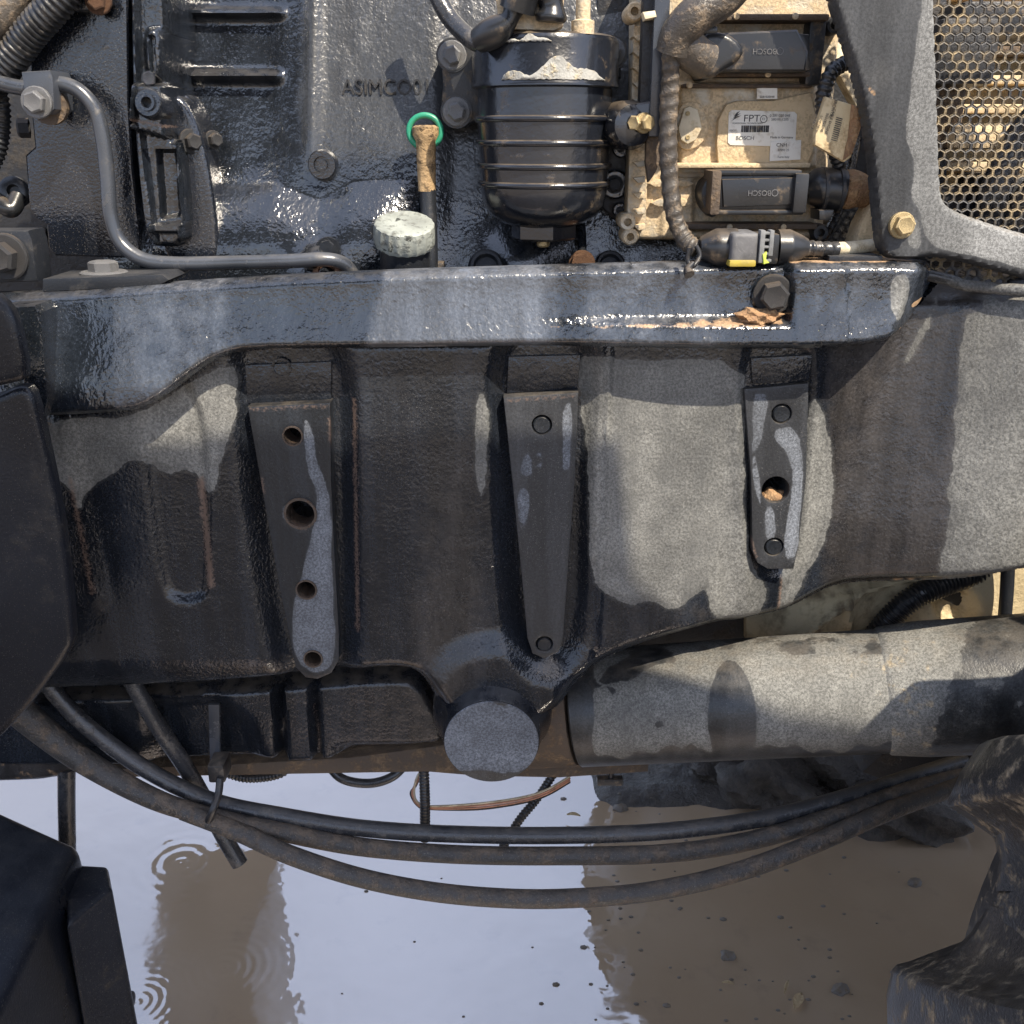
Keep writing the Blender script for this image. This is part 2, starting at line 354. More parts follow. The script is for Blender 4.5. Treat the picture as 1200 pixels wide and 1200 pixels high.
def lathe(name, prof, origin, axis, mat, parent=None, seg=40, label=None, smooth=40, world=Matrix(), cap=True):
    """prof: list of (distance along axis, radius)"""
    ax = Vector(axis).normalized(); u = ax.orthogonal().normalized(); v = ax.cross(u); o = Vector(origin); bm = bmesh.new(); rings = []
    for h, r in prof:
        rings.append([bm.verts.new(o+ax*h+(u*math.cos(t)+v*math.sin(t))*max(r, 1e-5)) for t in np.linspace(0, 2*math.pi, seg, endpoint=False)])
    for a, b in zip(rings[:-1], rings[1:]):
        for k in range(seg): bm.faces.new((a[k], a[(k+1) % seg], b[(k+1) % seg], b[k]))
    if cap: bm.faces.new(rings[0]); bm.faces.new(rings[-1])
    bmesh.ops.remove_doubles(bm, verts=bm.verts, dist=2e-5)
    return bm_obj(name, bm, mat, parent, label=label, smooth=smooth, world=world)
BOLT = {}
def bolt(loc, r, mat='zinc_bolt', parent=None, axis=(0, -1, 0), h=.9, washer=1.55, spin=.3, label=None, name='bolt'):
    """hexagon head with chamfer on a washer; r = radius across corners in metres"""
    key = (round(h, 2), round(washer, 2), mat)
    if key not in BOLT:
        bm = bmesh.new()
        def ring(z, rr, n, off=0): return [bm.verts.new((rr*math.cos(t+off), rr*math.sin(t+off), z)) for t in np.linspace(0, 2*math.pi, n, endpoint=False)]
        if washer:
            a = ring(-.3, washer, 24); b = ring(.12, washer, 24); c = ring(.2, washer*.93, 24)
            for x, y in ((a, b), (b, c)):
                for k in range(24): bm.faces.new((x[k], x[(k+1) % 24], y[(k+1) % 24], y[k]))
            bm.faces.new(c)
        z0 = .2 if washer else -.3
        a = ring(z0, 1, 6); b = ring(z0+h*.82, 1, 6); c = ring(z0+h, .8, 6); d = ring(z0+h-.08, .45, 6)
        for x, y in ((a, b), (b, c), (c, d)):
            for k in range(6): bm.faces.new((x[k], x[(k+1) % 6], y[(k+1) % 6], y[k]))
        bm.faces.new(d)
        bmesh.ops.recalc_face_normals(bm, faces=bm.faces)
        me = bpy.data.meshes.new('bolt'); bm.to_mesh(me); bm.free(); me.materials.append(MATS[mat]); BOLT[key] = me
    q = Vector((0, 0, 1)).rotation_difference(Vector(axis).normalized()) @ Quaternion((0, 0, 1), spin)
    return mesh_obj(name, BOLT[key], mat, parent, Matrix.Translation(loc) @ q.to_matrix().to_4x4() @ Matrix.Scale(r, 4), label, smooth=28)
def text(string, c, size, mat, parent, rot=0.0, depth=.0004, name='lettering', label=None, squash=1.0, normal_tilt=0.0):
    """raised or printed lettering centred at c, facing -Y, turned by rot in its plane"""
    cu = bpy.data.curves.new('t', 'FONT'); cu.body = string; cu.size = size; cu.align_x = 'CENTER'; cu.align_y = 'CENTER'; cu.extrude = depth
    tmp = bpy.data.objects.new('t', cu); COL.objects.link(tmp); bpy.context.view_layer.update()
    me = bpy.data.meshes.new_from_object(tmp.evaluated_get(bpy.context.evaluated_depsgraph_get()))
    bpy.data.objects.remove(tmp); bpy.data.curves.remove(cu)
    me.materials.clear()
    m = Matrix.Translation(c) @ Matrix.Rotation(-rot, 4, 'Y') @ Matrix.Rotation(math.pi/2+normal_tilt, 4, 'X') @ Matrix.Diagonal((squash, 1, 1, 1))
    me.transform(m)
    return mesh_obj(name, me, mat, parent, label=label, smooth=0)

def relief(name, outline, ybase, yback, depth, mat, parent=None, attrs=None, step=.0026, label=None, smooth_n=2, roundr=0.0):
    """a casting: outline in photo pixels at depth ybase, front surface shaped by depth(px, py, sd_px) (metres, + = away), closed back to yback"""
    o = [(q[0], q[1]) for q in (chaikin(outline, smooth_n) if smooth_n else outline)]
    poly = [P(x, y, ybase) for x, y in o]; pz = [(p.x, p.z) for p in poly]
    a = np.array(pz); x0, z0 = a.min(0)-step; x1, z1 = a.max(0)+step
    nx, nz = int((x1-x0)/step)+2, int((z1-z0)/step)+2
    X, Z = np.meshgrid(x0+np.arange(nx)*step, z0+np.arange(nz)*step)
    s, qx, qz = sdf(X, Z, pz)
    keep = s < step*.72; snap = (s > -step*.3) & keep; X = np.where(s > -step*.3, np.where(keep, qx, X), X); Z = np.where(s > -step*.3, np.where(keep, qz, Z), Z)
    s = np.where(snap, 0, s)
    cell = keep[:-1, :-1] & keep[1:, :-1] & keep[:-1, 1:] & keep[1:, 1:]
    used = np.zeros(keep.shape, bool)
    for dz in (0, 1):
        for dx in (0, 1): used[dz:nz-1+dz, dx:nx-1+dx] |= cell
    idx = -np.ones(keep.shape, int); idx[used] = np.arange(used.sum())
    X, Z, S = X[used], Z[used], np.minimum(s[used], 0)
    px, py = pix(X, ybase, Z)
    Y = ybase + depth(px, py, S/MM(ybase))
    if roundr:
        t = np.clip(roundr+S, 0, roundr); Y = Y + roundr-np.sqrt(np.maximum(roundr**2-t**2, 0))
    f = np.stack([idx[:-1, :-1], idx[:-1, 1:], idx[1:, 1:], idx[1:, :-1]], -1)[cell]
    e = np.concatenate([f[:, [0, 1]], f[:, [1, 2]], f[:, [2, 3]], f[:, [3, 0]]])
    key = e.min(1)*10**7+e.max(1); uq, inv, cnt = np.unique(key, return_inverse=True, return_counts=True)
    be = e[cnt[inv] == 1]; n = len(X)
    bv = np.unique(be); mp = -np.ones(n, int); mp[bv] = n+np.arange(len(bv))
    V = np.concatenate([np.stack([X, Y, Z], 1), np.stack([X[bv], np.full(len(bv), yback), Z[bv]], 1)])
    F = f.tolist() + np.stack([be[:, 1], be[:, 0], mp[be[:, 0]], mp[be[:, 1]]], 1).tolist()
    me = bpy.data.meshes.new(name); me.from_pydata(V.tolist(), [], F); me.update()
    allp = np.concatenate([px, px[bv]]), np.concatenate([py, py[bv]])
    if attrs:
        for k, v in attrs(*allp).items():
            at = me.attributes.new(k, 'FLOAT', 'POINT'); at.data.foreach_set('value', np.asarray(v, np.float32))
    return mesh_obj(name, me, mat, parent, label=label, smooth=55)
def inside(px, py, poly, soft=22):
    return np.clip(.5-sdf(px, py, chaikin(poly, 1))[0]/soft, 0, 1)
def union(*a):
    r = a[0]
    for b in a[1:]: r = np.maximum(r, b)
    return r
def line(px, py, pts, wpx):
    """0..1 closeness to a polyline"""
    best = np.full(px.shape, 1e9)
    for (ax, ay), (bx, by) in zip(pts[:-1], pts[1:]):
        ex, ey = bx-ax, by-ay; t = np.clip(((px-ax)*ex+(py-ay)*ey)/(ex*ex+ey*ey), 0, 1)
        best = np.minimum(best, np.hypot(px-ax-t*ex, py-ay-t*ey))
    return np.clip(1-best/wpx, 0, 1)
def add_attr(o, fn):
    """vertex attributes on any mesh from world position: fn(px, py, x, y, z)"""
    me = o.data; v = np.zeros(len(me.vertices)*3); me.vertices.foreach_get('co', v); v = v.reshape(-1, 3)
    px, py = pix(v[:, 0], v[:, 1], v[:, 2])
    for k, a in fn(px, py, v[:, 0], v[:, 1], v[:, 2]).items():
        at = me.attributes.new(k, 'FLOAT', 'POINT'); at.data.foreach_set('value', np.asarray(a, np.float32))

# ================================================================== the ground and the puddle
def axis_coords(lo, hi, n0, n1, step, far):
    inner = np.arange(lo, hi+1e-6, step)
    l = lo-np.geomspace(step*1.5, far, n0)[::-1]; h = hi+np.geomspace(step*1.5, far, n1)
    return np.concatenate([l, inner, h])
gx = axis_coords(-1.4, 1.5, 26, 26, .012, 60); gy = axis_coords(.15, 1.7, 30, 30, .012, 60)
GX, GY = np.meshgrid(gx, gy)
def wob(x, y, sc, seed):
    r = np.random.RandomState(seed); o = 0
    for k in range(7):
        a, ph = r.rand()*6.28, r.rand()*6.28; f = sc*(1+r.rand()*1.6); o = o+np.sin((x*np.cos(a)+y*np.sin(a))*f+ph)
    return o/7
near = np.clip(1-(np.hypot(GX, GY-.8)-2)/2, 0, 1)
dist = np.hypot((GX+.1)/2.8, (GY-.9)/1.9)
H = -.05 + .085*sm(.75, 1.1, dist+.10*wob(GX, GY, 3, 4))
H = H + .066*sm(.06, .22, GX-.04*wob(GX, GY, 11, 2))*sm(.72, .92, GY+.05*wob(GX, GY, 8, 3)+.04*sm(.2, .6, GX))
H = H + .010*wob(GX, GY, 20, 5)*near + .0045*wob(GX, GY, 75, 6)*near + .03*wob(GX, GY, .5, 8)*(1-near)
F = []; nX = len(gx); I = np.arange(GX.size).reshape(GX.shape)
F = np.stack([I[:-1, :-1], I[:-1, 1:], I[1:, 1:], I[1:, :-1]], -1).reshape(-1, 4).tolist()
me = bpy.data.meshes.new('ground'); me.from_pydata(np.stack([GX, GY, H], -1).reshape(-1, 3).tolist(), [], F)
tag(mesh_obj('ground', me, 'mud', smooth=180), 'churned wet brown mud around the puddle', kind='structure')
me = bpy.data.meshes.new('puddle'); me.from_pydata([(-4, -2.2, 0), (3.4, -2.2, 0), (3.4, 3.6, 0), (-4, 3.6, 0)], [], [(0, 1, 2, 3)])
tag(mesh_obj('puddle', me, 'puddle_water', smooth=0), 'muddy puddle mirroring pale blue sky, rippled by drips', kind='structure')

# ================================================================== the tractor
T = thing('tractor', 'dark grey muddy tractor seen from its side, engine and cast front frame exposed', 'tractor', (0, .3, 0))

# ---- cast front frame, main body below the rail
POCK1 = [(272, 380), (280, 470), (298, 640), (322, 768), (338, 800), (368, 812), (400, 800), (416, 770), (413, 600), (408, 380)]
POCK2 = [(578, 380), (586, 560), (598, 735), (612, 772), (640, 788), (668, 775), (688, 745), (692, 600), (702, 380)]
POCK3 = [(868, 380), (874, 560), (880, 655), (895, 680), (934, 682), (946, 560), (956, 380)]
LOBE = [(158, 440), (240, 440), (247, 690), (232, 705), (208, 706), (190, 692), (176, 600)]
BODY = [(-140, 470), (40, 380), (300, 380), (700, 380), (1090, 330), (1330, 325), (1330, 640), (1200, 658), (1130, 674), (1060, 690), (1000, 706), (960, 726), (925, 742), (890, 747),
        (830, 752), (765, 768), (715, 788), (680, 812), (652, 842), (600, 870), (545, 870), (522, 848), (505, 818), (488, 802), (460, 796), (400, 805), (300, 818), (160, 832), (-140, 842)]
HOLES1 = [(343, 511, 11), (352, 602, 18), (359, 691, 12), (367, 772, 11)]
HOLES3 = [(909, 574, 16)]
def body_depth(px, py, s):
    d = np.full(px.shape, .0)
    for pk, dep, a, b in ((POCK1, .016, 18, -16), (POCK2, .016, 18, -16), (POCK3, .006, 9, -7)):
        d = d + dep*sm(a, b, sdf(px, py, chaikin(pk, 2))[0])
    d = d + .006*sm(5, -9, sdf(px, py, chaikin(LOBE, 2))[0])
    # shallow vertical flute left of the lobe, soft rib by the third pocket
    d = d - .004*line(px, py, [(70, 500), (112, 700)], 22)
    d = d - .003*line(px, py, [(716, 400), (700, 760)], 5)*sm(380, 420, py)
    d = d + .005*sm(700, 712, px+(py-500)*.05)*sm(880, 850, px)
    # the right end sweeps outwards and forwards past a hollow
    edge_x = 1105-(py-350)*.42
    d = d + .020*sm(edge_x-150, edge_x-10, px)-.068*sm(edge_x-30, edge_x+190, px)
    d = d + .035*sm(600, 760, py-(px-1000)*.0)*sm(930, 1010, px)*.6
    # belly turns under near its lower edge
    d = d + .030*sm(-34, 0, s)**2
    d = d + .03*sm(770, 850, py)*sm(520, 300, px)
    for hx, hy, hr in HOLES1+HOLES3:
        d = d + .045*(np.hypot(px-hx, py-hy) < hr*1.05)
    r = np.hypot(px-580, py-838); d = d - .012*sm(105, 70, r)
    return d
DRY_BODY = [
    [(48, 495), (90, 492), (160, 488), (215, 455), (268, 424), (277, 450), (272, 500), (258, 545), (246, 580), (238, 575), (225, 548), (190, 562), (160, 532), (122, 560), (104, 572), (94, 600), (86, 570), (58, 560)],
    [(556, 462), (571, 462), (572, 520), (566, 595), (556, 560)],
    [(674, 426), (700, 418), (780, 424), (872, 424), (874, 500), (873, 640), (898, 690), (906, 700), (890, 746), (838, 732), (832, 692), (815, 700), (788, 720), (762, 704), (740, 713), (700, 694), (690, 660), (694, 600), (690, 520), (680, 470)],
    [(952, 455), (975, 500), (986, 590), (966, 660), (938, 712), (922, 742), (918, 690), (938, 640), (948, 560)],
    [(1122, 430), (1140, 350), (1340, 330), (1340, 660), (1195, 664), (1085, 690), (1100, 600), (1108, 540)],
    [(1104, 352), (1112, 352), (1090, 400), (1072, 430), (1066, 428)],
    [(1150, 348), (1170, 345), (1172, 380), (1158, 400)],
]
def body_attr(px, py):
    dry = union(*[inside(px, py, p, 24) for p in DRY_BODY])
    dry = dry*(1-.0*px)
    damp_sheen = .10+.65*sm(420, 560, px)*sm(640, 500, px)*sm(430, 560, py)+.22*sm(600, 760, py)*sm(700, 300, px)+.55*sm(940, 990, px)+.35*inside(px, py, [(690, 690), (860, 690), (860, 760), (690, 790)], 40)
    rust = union(line(px, py, [(234, 565), (247, 685)], 11)*.75, line(px, py, [(84, 560), (110, 692)], 10)*.55, line(px, py, [(414, 470), (418, 740)], 8)*.6, line(px, py, [(921, 684), (917, 738)], 4)*.7, .35*line(px, py, [(405, 430), (412, 480)], 6))
    mud = .5*line(px, py, [(1000, 702), (1200, 655)], 9)+.42*line(px, py, [(672, 418), (705, 415)], 18)
    return dict(dry=dry, damp_sheen=damp_sheen, rust=rust, mud=mud)
frame = relief('front_frame', BODY, -.024, .16, body_depth, 'cast_frame', T, body_attr, step=.0022, label='dark cast iron front frame with pockets and pale dried patches')

# ---- rail on top of the frame
RAIL = [(-140, 352), (60, 346), (190, 336), (400, 323), (700, 314), (910, 308), (1090, 307), (1116, 318), (1124, 334), (1100, 362), (1078, 384), (1050, 396), (992, 406), (750, 407),
        (600, 407), (400, 410), (290, 412), (262, 418), (238, 430), (200, 460), (172, 477), (145, 482), (60, 487), (-140, 488)]
def rail_depth(px, py, s):
    bot = np.interp(px, [60, 150, 200, 260, 300, 1000, 1120], [486, 481, 460, 418, 411, 406, 340])
    d = .010-.020*sm(330, 480, py)
    lip = sm(600, 880, px)*sm(bot-36, bot-26, py)*.017
    blk = .018*sm(912, 930, px+(py-350)*.08)
    d = d-np.maximum(lip, blk*sm(900, 930, px))
    d = d+.0035*np.clip(1-np.abs(px-991)/2.2, 0, 1)+.004*sm(989, 995, px)
    d = d-.006*sm(40, 20, np.abs(px-60))*0
    d = d+.0022*sm(128, 142, px-(py-400)*.1)*0
    # rounded upper edge, rolled lower lip; bevelled nose of the end block
    d = d+.010*sm(-10, 0, s)**2
    d = d+.055*np.clip((px+(py-340)*.45-1062)/62, 0, 1)
    return d
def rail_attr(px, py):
    damp_sheen = .12+.42*sm(126, 134, px-(py-400)*.1)*sm(330, 240, px)+.75*sm(415, 462, px+(py-360)*.2)*sm(700, 600, px)+.42*sm(660, 700, px)*sm(880, 820, px)+.35*sm(930, 960, px)  # pale bands paint sky reflections into the rail's colour
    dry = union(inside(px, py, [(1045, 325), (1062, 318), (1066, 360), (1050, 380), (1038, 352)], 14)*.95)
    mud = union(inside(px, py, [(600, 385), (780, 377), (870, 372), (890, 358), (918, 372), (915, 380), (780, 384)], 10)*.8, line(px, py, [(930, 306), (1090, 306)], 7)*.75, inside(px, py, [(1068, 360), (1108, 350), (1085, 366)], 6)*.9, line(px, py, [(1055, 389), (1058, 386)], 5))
    return dict(dry=dry, damp_sheen=damp_sheen, mud=mud, rust=.45*line(px, py, [(275, 413), (400, 410)], 4))
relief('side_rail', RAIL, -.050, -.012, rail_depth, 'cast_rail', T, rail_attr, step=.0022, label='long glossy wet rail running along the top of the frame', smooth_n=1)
rl = bpy.data.objects['side_rail']
bolt(P(906, 345, -.048), .0125, 'dark_steel', rl, axis=(-.12, -1, 0), h=1.1, washer=1.35, spin=.1, label='large dark hexagon bolt in a muddy recess')
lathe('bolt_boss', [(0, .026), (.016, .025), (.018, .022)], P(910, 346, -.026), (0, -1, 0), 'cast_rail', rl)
# heap of mud under the bolt
bm = bmesh.new(); bmesh.ops.create_icosphere(bm, subdivisions=3, radius=1)
for v in bm.verts:
    v.co *= 1+.25*math.sin(v.co.x*7+1)*math.sin(v.co.z*6)+.1*random.random()
bmesh.ops.transform(bm, matrix=Matrix.Translation(P(888, 371, -.052)) @ Matrix.Diagonal((.018, .010, .007, 1)), verts=bm.verts)
bm_obj('mud_clump', bm, 'brown_loom', rl)

# ---- mounting pads on the frame
def pad_attr(dry, damp_sheen=.35, rust=()):
    def f(px, py, x, y, z):
        return dict(dry=union(*[inside(px, py, p, 9) for p in dry]) if dry else px*0, damp_sheen=px*0+damp_sheen, rust=union(*[line(px, py, r, 5)*.58 for r in rust]) if rust else px*0)
    return f
def dense(o, cuts=0):
    bm = bmesh.new(); bm.from_mesh(o.data); bmesh.ops.triangulate(bm, faces=[f for f in bm.faces if len(f.verts) > 4])
    for _ in range(4):
        es = [e for e in bm.edges if e.calc_length() > .008]
        if not es: break
        bmesh.ops.subdivide_edges(bm, edges=es, cuts=1); bmesh.ops.triangulate(bm, faces=[f for f in bm.faces if len(f.verts) > 4])
    bm.to_mesh(o.data); bm.free()
PAD1 = [(290, 477), (387, 472), (388, 560), (392, 650), (397, 740), (397, 774), (388, 789), (372, 796), (358, 794), (346, 782), (340, 750), (328, 690), (310, 590)]
PAD2 = [(590, 466), (678, 460), (674, 560), (666, 660), (660, 748), (655, 764), (638, 772), (624, 766), (618, 748), (612, 680), (601, 570)]
PAD3 = [(872, 456), (948, 449), (945, 560), (936, 640), (930, 667), (900, 667), (888, 660), (882, 646), (880, 560)]
p1 = prism('mounting_pad', PAD1, -.026, .004, 'plate_paint', frame, .0015, 'tapered mounting pad with four open holes', HOLES1)
dense(p1); add_attr(p1, pad_attr([[(357, 487), (366, 505), (372, 545), (380, 562), (388, 590), (390, 700), (394, 775), (372, 792), (346, 775), (341, 720), (352, 680), (362, 640), (372, 600), (372, 575), (360, 550), (356, 510)], [(330, 595), (338, 590), (334, 622)]], .3, [[(292, 480), (386, 476)], [(352, 622), (360, 620)], [(386, 490), (387, 520)], [(306, 560), (310, 580)]]))
p2 = prism('mounting_pad', PAD2, -.026, .004, 'plate_paint', frame, .0015, 'tapered mounting pad with plugged holes, beside the pale dry panel', [(635, 498, 11.5), (638, 755, 10.5)])
dense(p2); add_attr(p2, pad_attr([[(660, 472), (672, 472), (668, 545), (662, 556), (658, 520)], [(617, 525), (624, 545), (622, 560), (608, 556)], [(630, 524), (636, 540), (632, 560)], [(606, 570), (622, 572), (618, 612), (608, 620)]], .75, [[(592, 470), (676, 464)]]))
p3 = prism('mounting_pad', PAD3, -.024, .006, 'plate_paint', frame, .0015, 'narrow mounting pad with a round hole packed with orange mud', HOLES3+[(916, 485, 11.5), (907, 641, 11.5)])
dense(p3); add_attr(p3, pad_attr([[(900, 505), (935, 498), (942, 560), (932, 664), (918, 650), (922, 610), (926, 596), (930, 540)], [(880, 500), (890, 560), (892, 600), (882, 560)], [(896, 596), (906, 592), (910, 630), (898, 640)], [(880, 462), (900, 460), (896, 500), (884, 540)]], .95, [[(880, 630), (886, 655)]]))
for pd, (hx, hy, hr), yf in ((p2, (635, 498, 11), -.026), (p2, (638, 755, 10), -.026), (p3, (916, 485, 11), -.024), (p3, (907, 641, 11), -.024)):
    lathe('hole_plug', [(-.02, hr*MM(yf)*.94), (.0, hr*MM(yf)*.94), (.0012, hr*MM(yf)*.8), (.0008, hr*MM(yf)*.3), (.0008, 0)], P(hx, hy, yf+.003), (0, -1, 0), 'plate_paint', pd, 24)
for hx, hy, hr in HOLES1:
    r = hr*MM(-.026)
    lathe('hole_lining', [(0, r*.995), (.0, r*1.1), (.0011, r*1.08), (.0011, r*.93), (-.028, r*.93), (-.028, r*.995)], P(hx, hy, -.0262), (0, -1, 0), 'hole_steel', p1, 24, cap=False)
bm = bmesh.new(); bmesh.ops.create_icosphere(bm, subdivisions=3, radius=1)
for v in bm.verts: v.co *= .9+.2*math.sin(v.co.x*5)*math.cos(v.co.z*4)
bmesh.ops.transform(bm, matrix=Matrix.Translation(P(906, 581, -.010)) @ Matrix.Diagonal((.0128, .010, .0085, 1)), verts=bm.verts)
bm_obj('mud_plug', bm, 'brown_loom', p3)
# cast faces above the pads
for poly, c in (([(287, 428), (388, 424), (388, 469), (290, 473)], (330, 431)), ([(596, 418), (680, 416), (677, 456), (594, 461)], (629, 436)), ([(880, 420), (952, 416), (948, 446), (882, 450)], None)):
    o = prism('upper_pad_face', poly, -.012 if c else -.022, .01, 'cast_frame', frame, .001)
    if c: lathe('cast_ring', [(-.001, 11*MM(0)), (.0012, 11*MM(0)), (.0012, 8.6*MM(0)), (-.001, 8.6*MM(0))], P(c[0], c[1], -.012), (0, -1, 0), 'cast_frame', o, 24, cap=False)

# ---- pivot boss
c0 = P(579, 838, -.012); c1 = P(576, 866, -.052)
ax = Vector((0, -1, -.02)); rb = 61*MM(-.055)
pb = lathe('pivot_boss', [(-.04, rb*1.34), (-.006, rb*1.30), (.004, rb*1.22), (.016, rb*1.12), (.030, rb*1.05), (.042, rb*1.02), (.0455, rb*.995)], Vector((c1.x, -.010, c1.z)), ax, 'wet_black_paint', frame, 64, 'round pivot boss with a flat grey end face')
fc = lathe('end_face', [(.02, rb*.985), (.0462, rb*.985), (.047, rb*.97), (.047, rb*.5), (.047, 0)], Vector((c1.x, -.010, c1.z)), ax, 'plate_paint', pb, 64)
def grid_disc(o):
    dense(o)
dense(fc); add_attr(fc, lambda px, py, x, y, z: dict(dry=np.clip(.9-.9*inside(px, py, [(540, 808), (565, 812), (590, 830), (604, 818), (610, 832), (600, 812), (576, 806)], 8)-.9*inside(px, py, [(515, 905), (560, 902), (600, 908), (630, 895), (610, 925), (540, 925)], 8), 0, 1), damp_sheen=px*0+.8))

# ---- lower cross member
LOW = [(-80, 820), (100, 812), (300, 804), (470, 788), (498, 800), (516, 830), (528, 866), (516, 880), (420, 889), (392, 898), (335, 902), (318, 896), (296, 900), (150, 905), (-80, 905)]
def low_depth(px, py, s):
    d = .0*px
    d = d + .018*line(px, py, [(325, 800), (330, 900)], 9)+.016*line(px, py, [(366, 800), (372, 900)], 8)
    d = d + .012*sm(20, -10, sdf(px, py, [(180, 828), (250, 826), (285, 850), (300, 900), (180, 910)])[0]) - .0
    d = d + .02*sm(868, 890, py)*sm(380, 420, px)
    d = d + .03*sm(-16, 0, s)**2
    return d
relief('cross_member', LOW, .045, .20, low_depth, 'cast_frame', T, lambda px, py: dict(dry=.3*line(px, py, [(400, 840), (500, 850)], 30), damp_sheen=.25+.3*sm(300, 520, px), rust=.5*line(px, py, [(366, 830), (374, 890)], 4), mud=.55*line(px, py, [(400, 890), (520, 882)], 9)), step=.003, label='dark cast cross member under the frame')
# rusty underside strip behind the boss
prism('skid_plate', [(270, 896), (410, 888), (530, 872), (640, 880), (760, 893), (760, 905), (655, 912), (560, 910), (500, 905), (330, 908), (120, 912), (120, 902)], .075, .20, 'brown_dust', T, .003, label='rusty brown strip along the underside')

# ---- round tube at the right
ta, tb = P(600, 834, .078), P(1300, 794, -.03); tdir = (tb-ta).normalized(); tr = 73*MM(.06)
tl = (tb-ta).length
def along(px): return tl*(px-600)/700
tb1 = lathe('axle_tube', [(along(686), tr*.5), (along(686), tr*.97), (along(688), tr), (along(760), tr)] + [(along(x), tr*(1+.0)) for x in range(780, 1085, 12)] + [(along(1085), tr*1.0), (along(1085), tr*.9)], ta, tdir, 'tube_paint', T, 72, 'grey muddy round tube below the frame, half in sunlight')
dense(tb1)
WETT = [(846, 772), (866, 774), (884, 812), (888, 845), (884, 876), (868, 900), (846, 900), (832, 872), (828, 845), (832, 806)]
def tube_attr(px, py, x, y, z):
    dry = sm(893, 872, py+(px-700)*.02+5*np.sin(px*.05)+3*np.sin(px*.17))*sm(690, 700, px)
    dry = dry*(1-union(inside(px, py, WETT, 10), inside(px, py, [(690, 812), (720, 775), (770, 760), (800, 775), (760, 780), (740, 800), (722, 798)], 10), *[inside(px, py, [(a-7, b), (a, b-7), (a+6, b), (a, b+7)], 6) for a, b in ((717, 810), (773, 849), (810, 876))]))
    dry = np.where(py < 768, dry*.55, dry)  # less dust along the top paints the frame's shadow band
    return dict(dry=dry, damp_sheen=px*0+.5, mud=.42*sm(900, 1040, px)*sm(880, 800, py), rust=px*0)  # tan term paints the warm sunlight on the tube's right end
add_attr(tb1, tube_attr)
lathe('tube_socket', [(along(560), tr*.99), (along(679), tr*.99), (along(682), tr*.96), (along(682), tr*.5)], ta, tdir, 'brown_dust', T, 64, 'brown socket holding the round tube')
sl = lathe('tube_sleeve', [(along(1052), tr*.99), (along(1056), tr*1.03), (along(1080), tr*1.06), (along(1098), tr*1.08), (along(1300), tr*1.08)], ta, tdir, 'tube_paint', T, 64, 'sleeve over the end of the tube, painted darker past the shadow edge')
dense(sl); add_attr(sl, lambda px, py, x, y, z: dict(dry=.40+.55*sm(1125, 1085, px+.3*(py-800)), damp_sheen=px*0+.2, mud=.42*sm(1115, 1095, px)))  # dust and tan fade out here, painting the tyre's shadow edge
# drain tap under the tube
ptube('drain_tap', [(716, 890, .09), (716, 908, .09), (716, 918, .09)], 3.5, 'dark_steel', tb1, 3, 8); pbox('tap_handle', 700, 914, 730, 921, .085, .095, 'dark_steel', tb1, .001)

# ---- things behind and below at the right
ax_ = relief('axle_housing', [(880, 700), (1010, 640), (1260, 600), (1260, 880), (1100, 880), (960, 860), (880, 800)], .13, .34, lambda px, py, s: .012*np.sin(px*.03+py*.02)+.03*sm(-40, 0, s)-.014*np.clip(line(px, py, [(920, 745), (1010, 690), (1120, 670)], 7)*2, 0, 1)-.010*np.clip(line(px, py, [(1000, 760), (990, 690)], 5)*2, 0, 1)+.02*sm(12, -4, np.hypot(px-1120, py-712)-18), 'cream_casting', T, None, .005, 'cream mud-stained casting glimpsed behind the tube')
corrugated('corrugated_pipe', [(1010, 770, .13), (1040, 728, .12), (1075, 698, .12), (1130, 676, .13), (1190, 655, .14)], 15, 'corrugated_black', T, label='black corrugated pipe curving down behind the tube')
ptube('breather_pipe', [(1182, 640, .10), (1180, 690, .10), (1176, 740, .10)], 8, 'black_plastic', T, 6, 12)
prism('axle_bracket', [(1090, 680), (1160, 672), (1165, 700), (1140, 720), (1100, 700)], .14, .2, 'black_steel', T, .002)
prism('belly_plate', [(1040, 880), (1180, 850), (1240, 900), (1180, 930), (1120, 915), (1060, 925), (1010, 905)], .18, .5, 'black_steel', T, .004)

# ---- engine block wall
ENG = [(150, -160), (820, -160), (820, 345), (150, 345)]
def eng_depth(px, py, s):
    d = -.00016*py
    # left chamber wall recessed, with two horizontal fins
    d = d + .008*sm(22, -26, sdf(px, py, chaikin([(150, -160), (322, -160), (334, 40), (338, 120), (344, 170), (330, 206), (290, 214), (150, 216)], 2))[0])
    for y0 in (15, 90):
        d = d - .016*np.exp(-((py-y0-(px-280)*.01)/5.5)**2)*sm(340, 322, px)
    # lower barrel bulging forward below the stepped line
    step = np.interp(px, [150, 292, 330, 366, 384, 420, 500, 560, 700], [214, 214, 212, 226, 232, 212, 206, 208, 208])
    t = np.clip((py-step)/110, 0, 1.2)
    barrel = .020*np.sin(np.clip(t*1.5, 0, 1)*math.pi/2)*sm(520, 440, px)-.022*np.clip(t-.6, 0, 1)**1.5*sm(520, 440, px)
    d = d - barrel
    d = d - .005*np.exp(-((px-368-.02*py)/9)**2)*sm(215, 150, py)
    d = d + .0012*np.sin(px*.03+1)*sm(340, 420, px)+.008*sm(505, 540, px)
    d = d - .012*sm(16, 4, np.hypot(px-384, (py-292)*1.0))-.016*sm(46, 0, np.hypot((px-385)*1.0, (py-325)*.8))
    d = d - .02*np.exp(-((px-610)/40)**2)*sm(250, 300, py)
    return d
